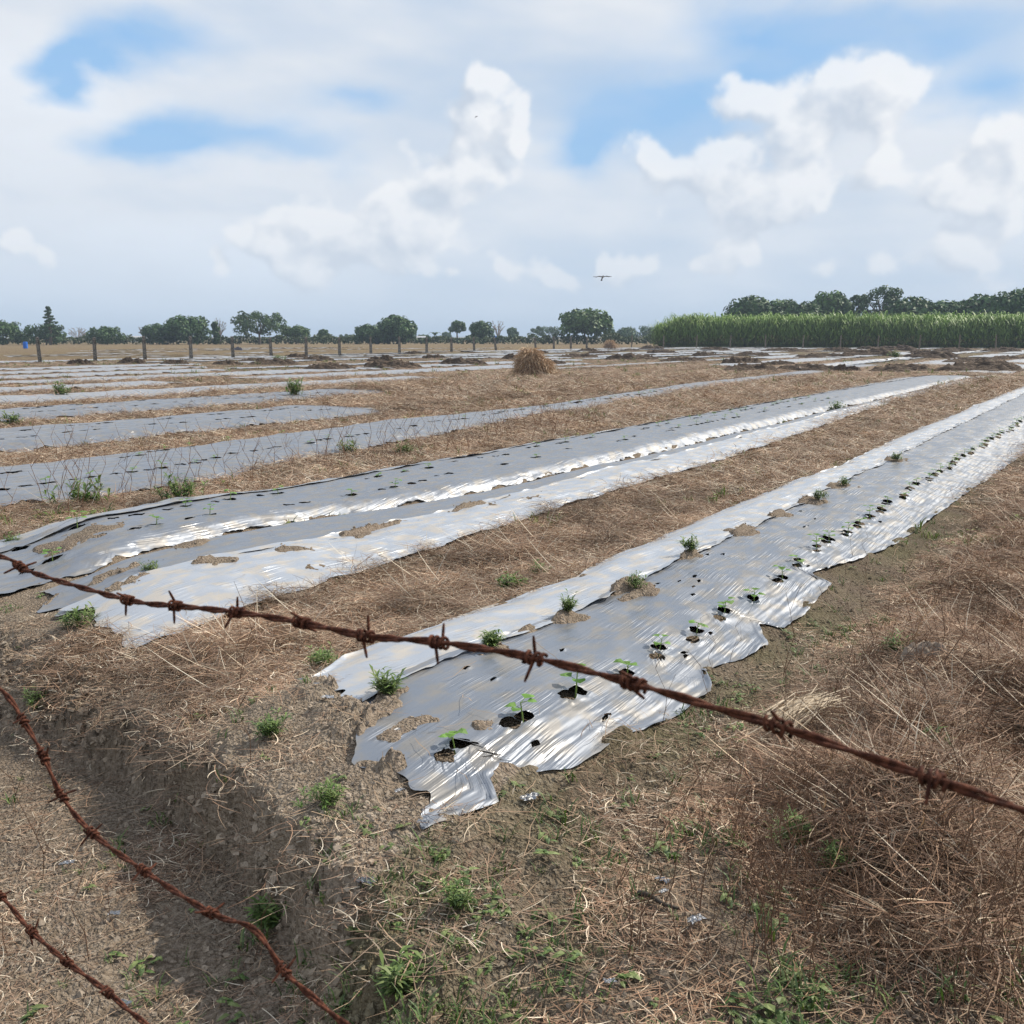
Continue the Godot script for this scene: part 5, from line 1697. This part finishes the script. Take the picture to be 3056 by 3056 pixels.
	for w in [[0.338, -2.529, 0.433, -2.455, 0.008, 0.0, Color(0.05, 0.04, 0.035), "dark flat stick beside film scraps in the right foreground"], [1.007, -2.267, 1.135, -2.358, 0.005, 0.03, Color(0.40, 0.31, 0.22), "pale bent twig near the bottom right corner"], [0.909, -2.589, 1.372, -2.742, 0.0028, 0.05, Color(0.36, 0.29, 0.2), "long thin arching stem across the lower right straw"], [0.679, -2.802, 1.078, -3.067, 0.0026, 0.04, Color(0.3, 0.22, 0.15), "long thin arching stem above the green weeds"]]:
		var pts := []
		var rd := []
		for k in 7:
			var f := k / 6.0
			var x := lerpf(w[0], w[2], f)
			var z := lerpf(w[1], w[3], f)
			pts.append(Vector3(x - w[0], ground_y(x, z) - ground_y(w[0], w[1]) + 0.02 + w[5] * sin(f * PI) + 0.008 * n_hi.get_noise_2d(f * 3.0, wi * 5.0), z - w[1]))
			rd.append(w[4] * (1.0 - 0.55 * f))
		var tb := Build.new()
		tb.tube(pts, rd, 6, w[6])
		var o := part("dry_twig", tb.mesh(), M.straw, self)
		o.position = Vector3(w[0], ground_y(w[0], w[1]), w[1])
		tag(o, w[7], "twig", "twigs in the right foreground")
		wi += 1
	var bun := Build.new()
	var bat := Vector2(1.10, -3.69)
	for i in 90:
		var off := Vector3(r.randfn() * 0.05, 0.03 + r.randf() * 0.05, r.randfn() * 0.03)
		var d := Vector3(0.75 + r.randfn() * 0.18, 0.12 + r.randfn() * 0.10, -0.55 + r.randfn() * 0.18).normalized()
		var l := r.randf_range(0.18, 0.36)
		bun.ribbon([off - d * l * 0.5, off + Vector3.UP * 0.02, off + d * l * 0.5 - Vector3.UP * 0.02], [0.0016, 0.002, 0.001], Vector3(r.randfn(), r.randfn(), r.randfn()).normalized(), Color(0.60, 0.50, 0.37) * r.randf_range(0.75, 1.1))
	var bo := part("straw_bundle", bun.mesh(), M.straw, self)
	bo.position = Vector3(bat.x, ground_y(bat.x, bat.y) + 0.05, bat.y)
	tag(bo, "pale bleached bundle of straw under the top wire", "straw")

	# birds
	var bi := 0
	for at: Vector3 in [Vector3(4.82, 4.66, -55.79), Vector3(-4.95, 31.75, -149.92)]:
		var b := Build.new()
		b.tube([Vector3(-0.24, -0.05, 0), Vector3(-0.14, -0.01, 0), Vector3(0, 0, 0), Vector3(0.10, 0.015, 0), Vector3(0.15, 0.02, 0), Vector3(0.20, 0.01, 0)], [0.012, 0.035, 0.05, 0.04, 0.028, 0.006], 8, Color.WHITE)
		b.quad(Vector3(-0.16, -0.01, -0.03), Vector3(-0.16, -0.01, 0.03), Vector3(-0.34, -0.07, 0.05), Vector3(-0.34, -0.07, -0.05), Color.WHITE)
		for sgn in [-1.0, 1.0]:
			b.ribbon([Vector3(0.02, 0.02, sgn * 0.03), Vector3(0.04, 0.035, sgn * 0.2), Vector3(0.02, 0.015, sgn * 0.36), Vector3(-0.02, 0.05, sgn * 0.52)], [0.07, 0.075, 0.06, 0.02], Vector3(1, 0, 0), Color.WHITE)
		var o := part("flying_bird", b.mesh(), M.bird, self)
		o.position = at
		o.rotation_degrees = Vector3(0, 72, 24) if bi == 0 else Vector3(10, 20, 25)
		tag(o, ["dark bird gliding with spread wings above the far trees", "tiny dark bird high against the white cloud tower"][bi], "bird")
		bi += 1

	# blue drum
	var db := Build.new()
	var prof := [[0.0, 0.0], [0.27, 0.0], [0.29, 0.04], [0.29, 0.28], [0.305, 0.30], [0.29, 0.33], [0.29, 0.55], [0.305, 0.57], [0.29, 0.60], [0.28, 0.84], [0.24, 0.88], [0.0, 0.88]]
	for i in prof.size() - 1:
		for j in 16:
			var a0 := TAU * j / 16
			var a1 := TAU * (j + 1) / 16
			var p: Array = prof[i]
			var q: Array = prof[i + 1]
			db.quad(Vector3(cos(a0) * p[0], p[1], sin(a0) * p[0]), Vector3(cos(a1) * p[0], p[1], sin(a1) * p[0]), Vector3(cos(a1) * q[0], q[1], sin(a1) * q[0]), Vector3(cos(a0) * q[0], q[1], sin(a0) * q[0]), Color.WHITE)
	var drum := part("plastic_drum", db.mesh(), M.blue, self)
	drum.position = Vector3(-63.70, 0, -135.80)
	tag(drum, "blue plastic drum at the far left of the field", "drum")

	# rag caught on the fifth post
	var p5: Vector2 = ([Vector2(-28.275, -62.007), Vector2(-26.022, -64.629), Vector2(-23.917, -67.482), Vector2(-21.380, -69.004), Vector2(-19.932, -74.012), Vector2(-18.544, -79.799), Vector2(-16.271, -81.934), Vector2(-14.397, -86.565), Vector2(-12.487, -91.749), Vector2(-10.258, -94.581), Vector2(-8.038, -97.592), Vector2(-6.077, -104.226), Vector2(-4.060, -111.825), Vector2(-1.780, -116.055), Vector2(2.888, -125.551), Vector2(5.287, -130.905), Vector2(7.589, -133.756), Vector2(9.855, -136.734)])[4]
	var rag := part("hanging_rag", lump_mesh(640, Vector3(0.62, 0.16, 0.2), 0.5, 16), M.rag, self)
	rag.position = Vector3(p5.x + 0.42, 0.72, p5.y + 0.12)
	rag.rotation_degrees = Vector3(30, 10, -6)
	tag(rag, "grey rag caught on the fifth concrete post", "rag")

	# far buildings
	var hi := 0
	for h: Vector3 in [Vector3(-112.29, 0, -310.31), Vector3(-29.02, 0, -328.72)]:
		var o := thing("far_house", h, 0.3)
		var b := Build.new()
		box_into(b, Vector3(-3.5, -0.2, -3), Vector3(3.5, 2.6, 3), 1.0)
		part("wall", b.mesh(), M.white, o)
		var rb := Build.new()
		for sgn in [-1.0, 1.0]:
			rb.quad(Vector3(-3.9, 2.5, sgn * 3.4), Vector3(3.9, 2.5, sgn * 3.4), Vector3(3.9, 3.5, 0), Vector3(-3.9, 3.5, 0), Color.WHITE)
			rb.tri(Vector3(sgn * 3.6, 2.5, -3.2), Vector3(sgn * 3.6, 2.5, 3.2), Vector3(sgn * 3.6, 3.45, 0), Color.WHITE)
		part("roof", rb.mesh(), M.roof, o)
		for wx in [-2.0, 2.0]:
			var wb := Build.new()
			box_into(wb, Vector3(wx - 0.5, 0.9, 2.95), Vector3(wx + 0.5, 1.9, 3.05))
			part("window", wb.mesh(), M.dark, o)
		o.scale = Vector3.ONE * 0.5
		tag(o, ["tiny white house far behind the hedge on the left", "tiny white house far behind the hedge near the middle"][hi], "house")
		hi += 1
	var bus := thing("parked_truck", Vector3(-3.98, 0, -299.97), 0.1)
	var bb := Build.new()
	box_into(bb, Vector3(-3.2, 0.7, -1.1), Vector3(1.6, 3.1, 1.1))
	part("cargo_box", bb.mesh(), M.blue, bus)
	bb = Build.new()
	box_into(bb, Vector3(1.7, 0.5, -1.1), Vector3(3.4, 2.7, 1.1), 0.92)
	part("cab", bb.mesh(), M.white, bus)
	for wx in [-2.3, 2.5]:
		bb = Build.new()
		bb.tube([Vector3(wx, 0.45, -1.15), Vector3(wx, 0.45, 1.15)], [0.45, 0.45], 12, Color.WHITE)
		part("wheel", bb.mesh(), M.dark, bus)
	bus.scale = Vector3.ONE * 0.55
	tag(bus, "blue and white truck half hidden behind the far hedge", "truck")

	# banana plant
	var ban := thing("banana_plant", Vector3(-22.29, 0, -299.17))
	var sb := Build.new()
	sb.tube([Vector3(0, 0, 0), Vector3(0.1, 1.6, 0)], [0.2, 0.13], 7, Color(0.16, 0.17, 0.07))
	part("trunk", sb.mesh(), M.bark, ban)
	for i in 8:
		var a := TAU * i / 8.0 + 0.3
		var d := Vector3(cos(a), 0, sin(a))
		var lb := Build.new()
		lb.ribbon([Vector3(0.1, 1.6, 0), Vector3(0.1, 2.5, 0) + d * 0.6, Vector3(0.1, 2.8, 0) + d * 1.3, Vector3(0.1, 2.3, 0) + d * 2.1], [0.08, 0.28, 0.3, 0.05], d.cross(Vector3.UP), Color(0.06, 0.10, 0.035))
		part("leaf", lb.mesh(), M.foliage, ban)
	tag(ban, "far banana plant with splayed leaves behind the hedge", "plant")
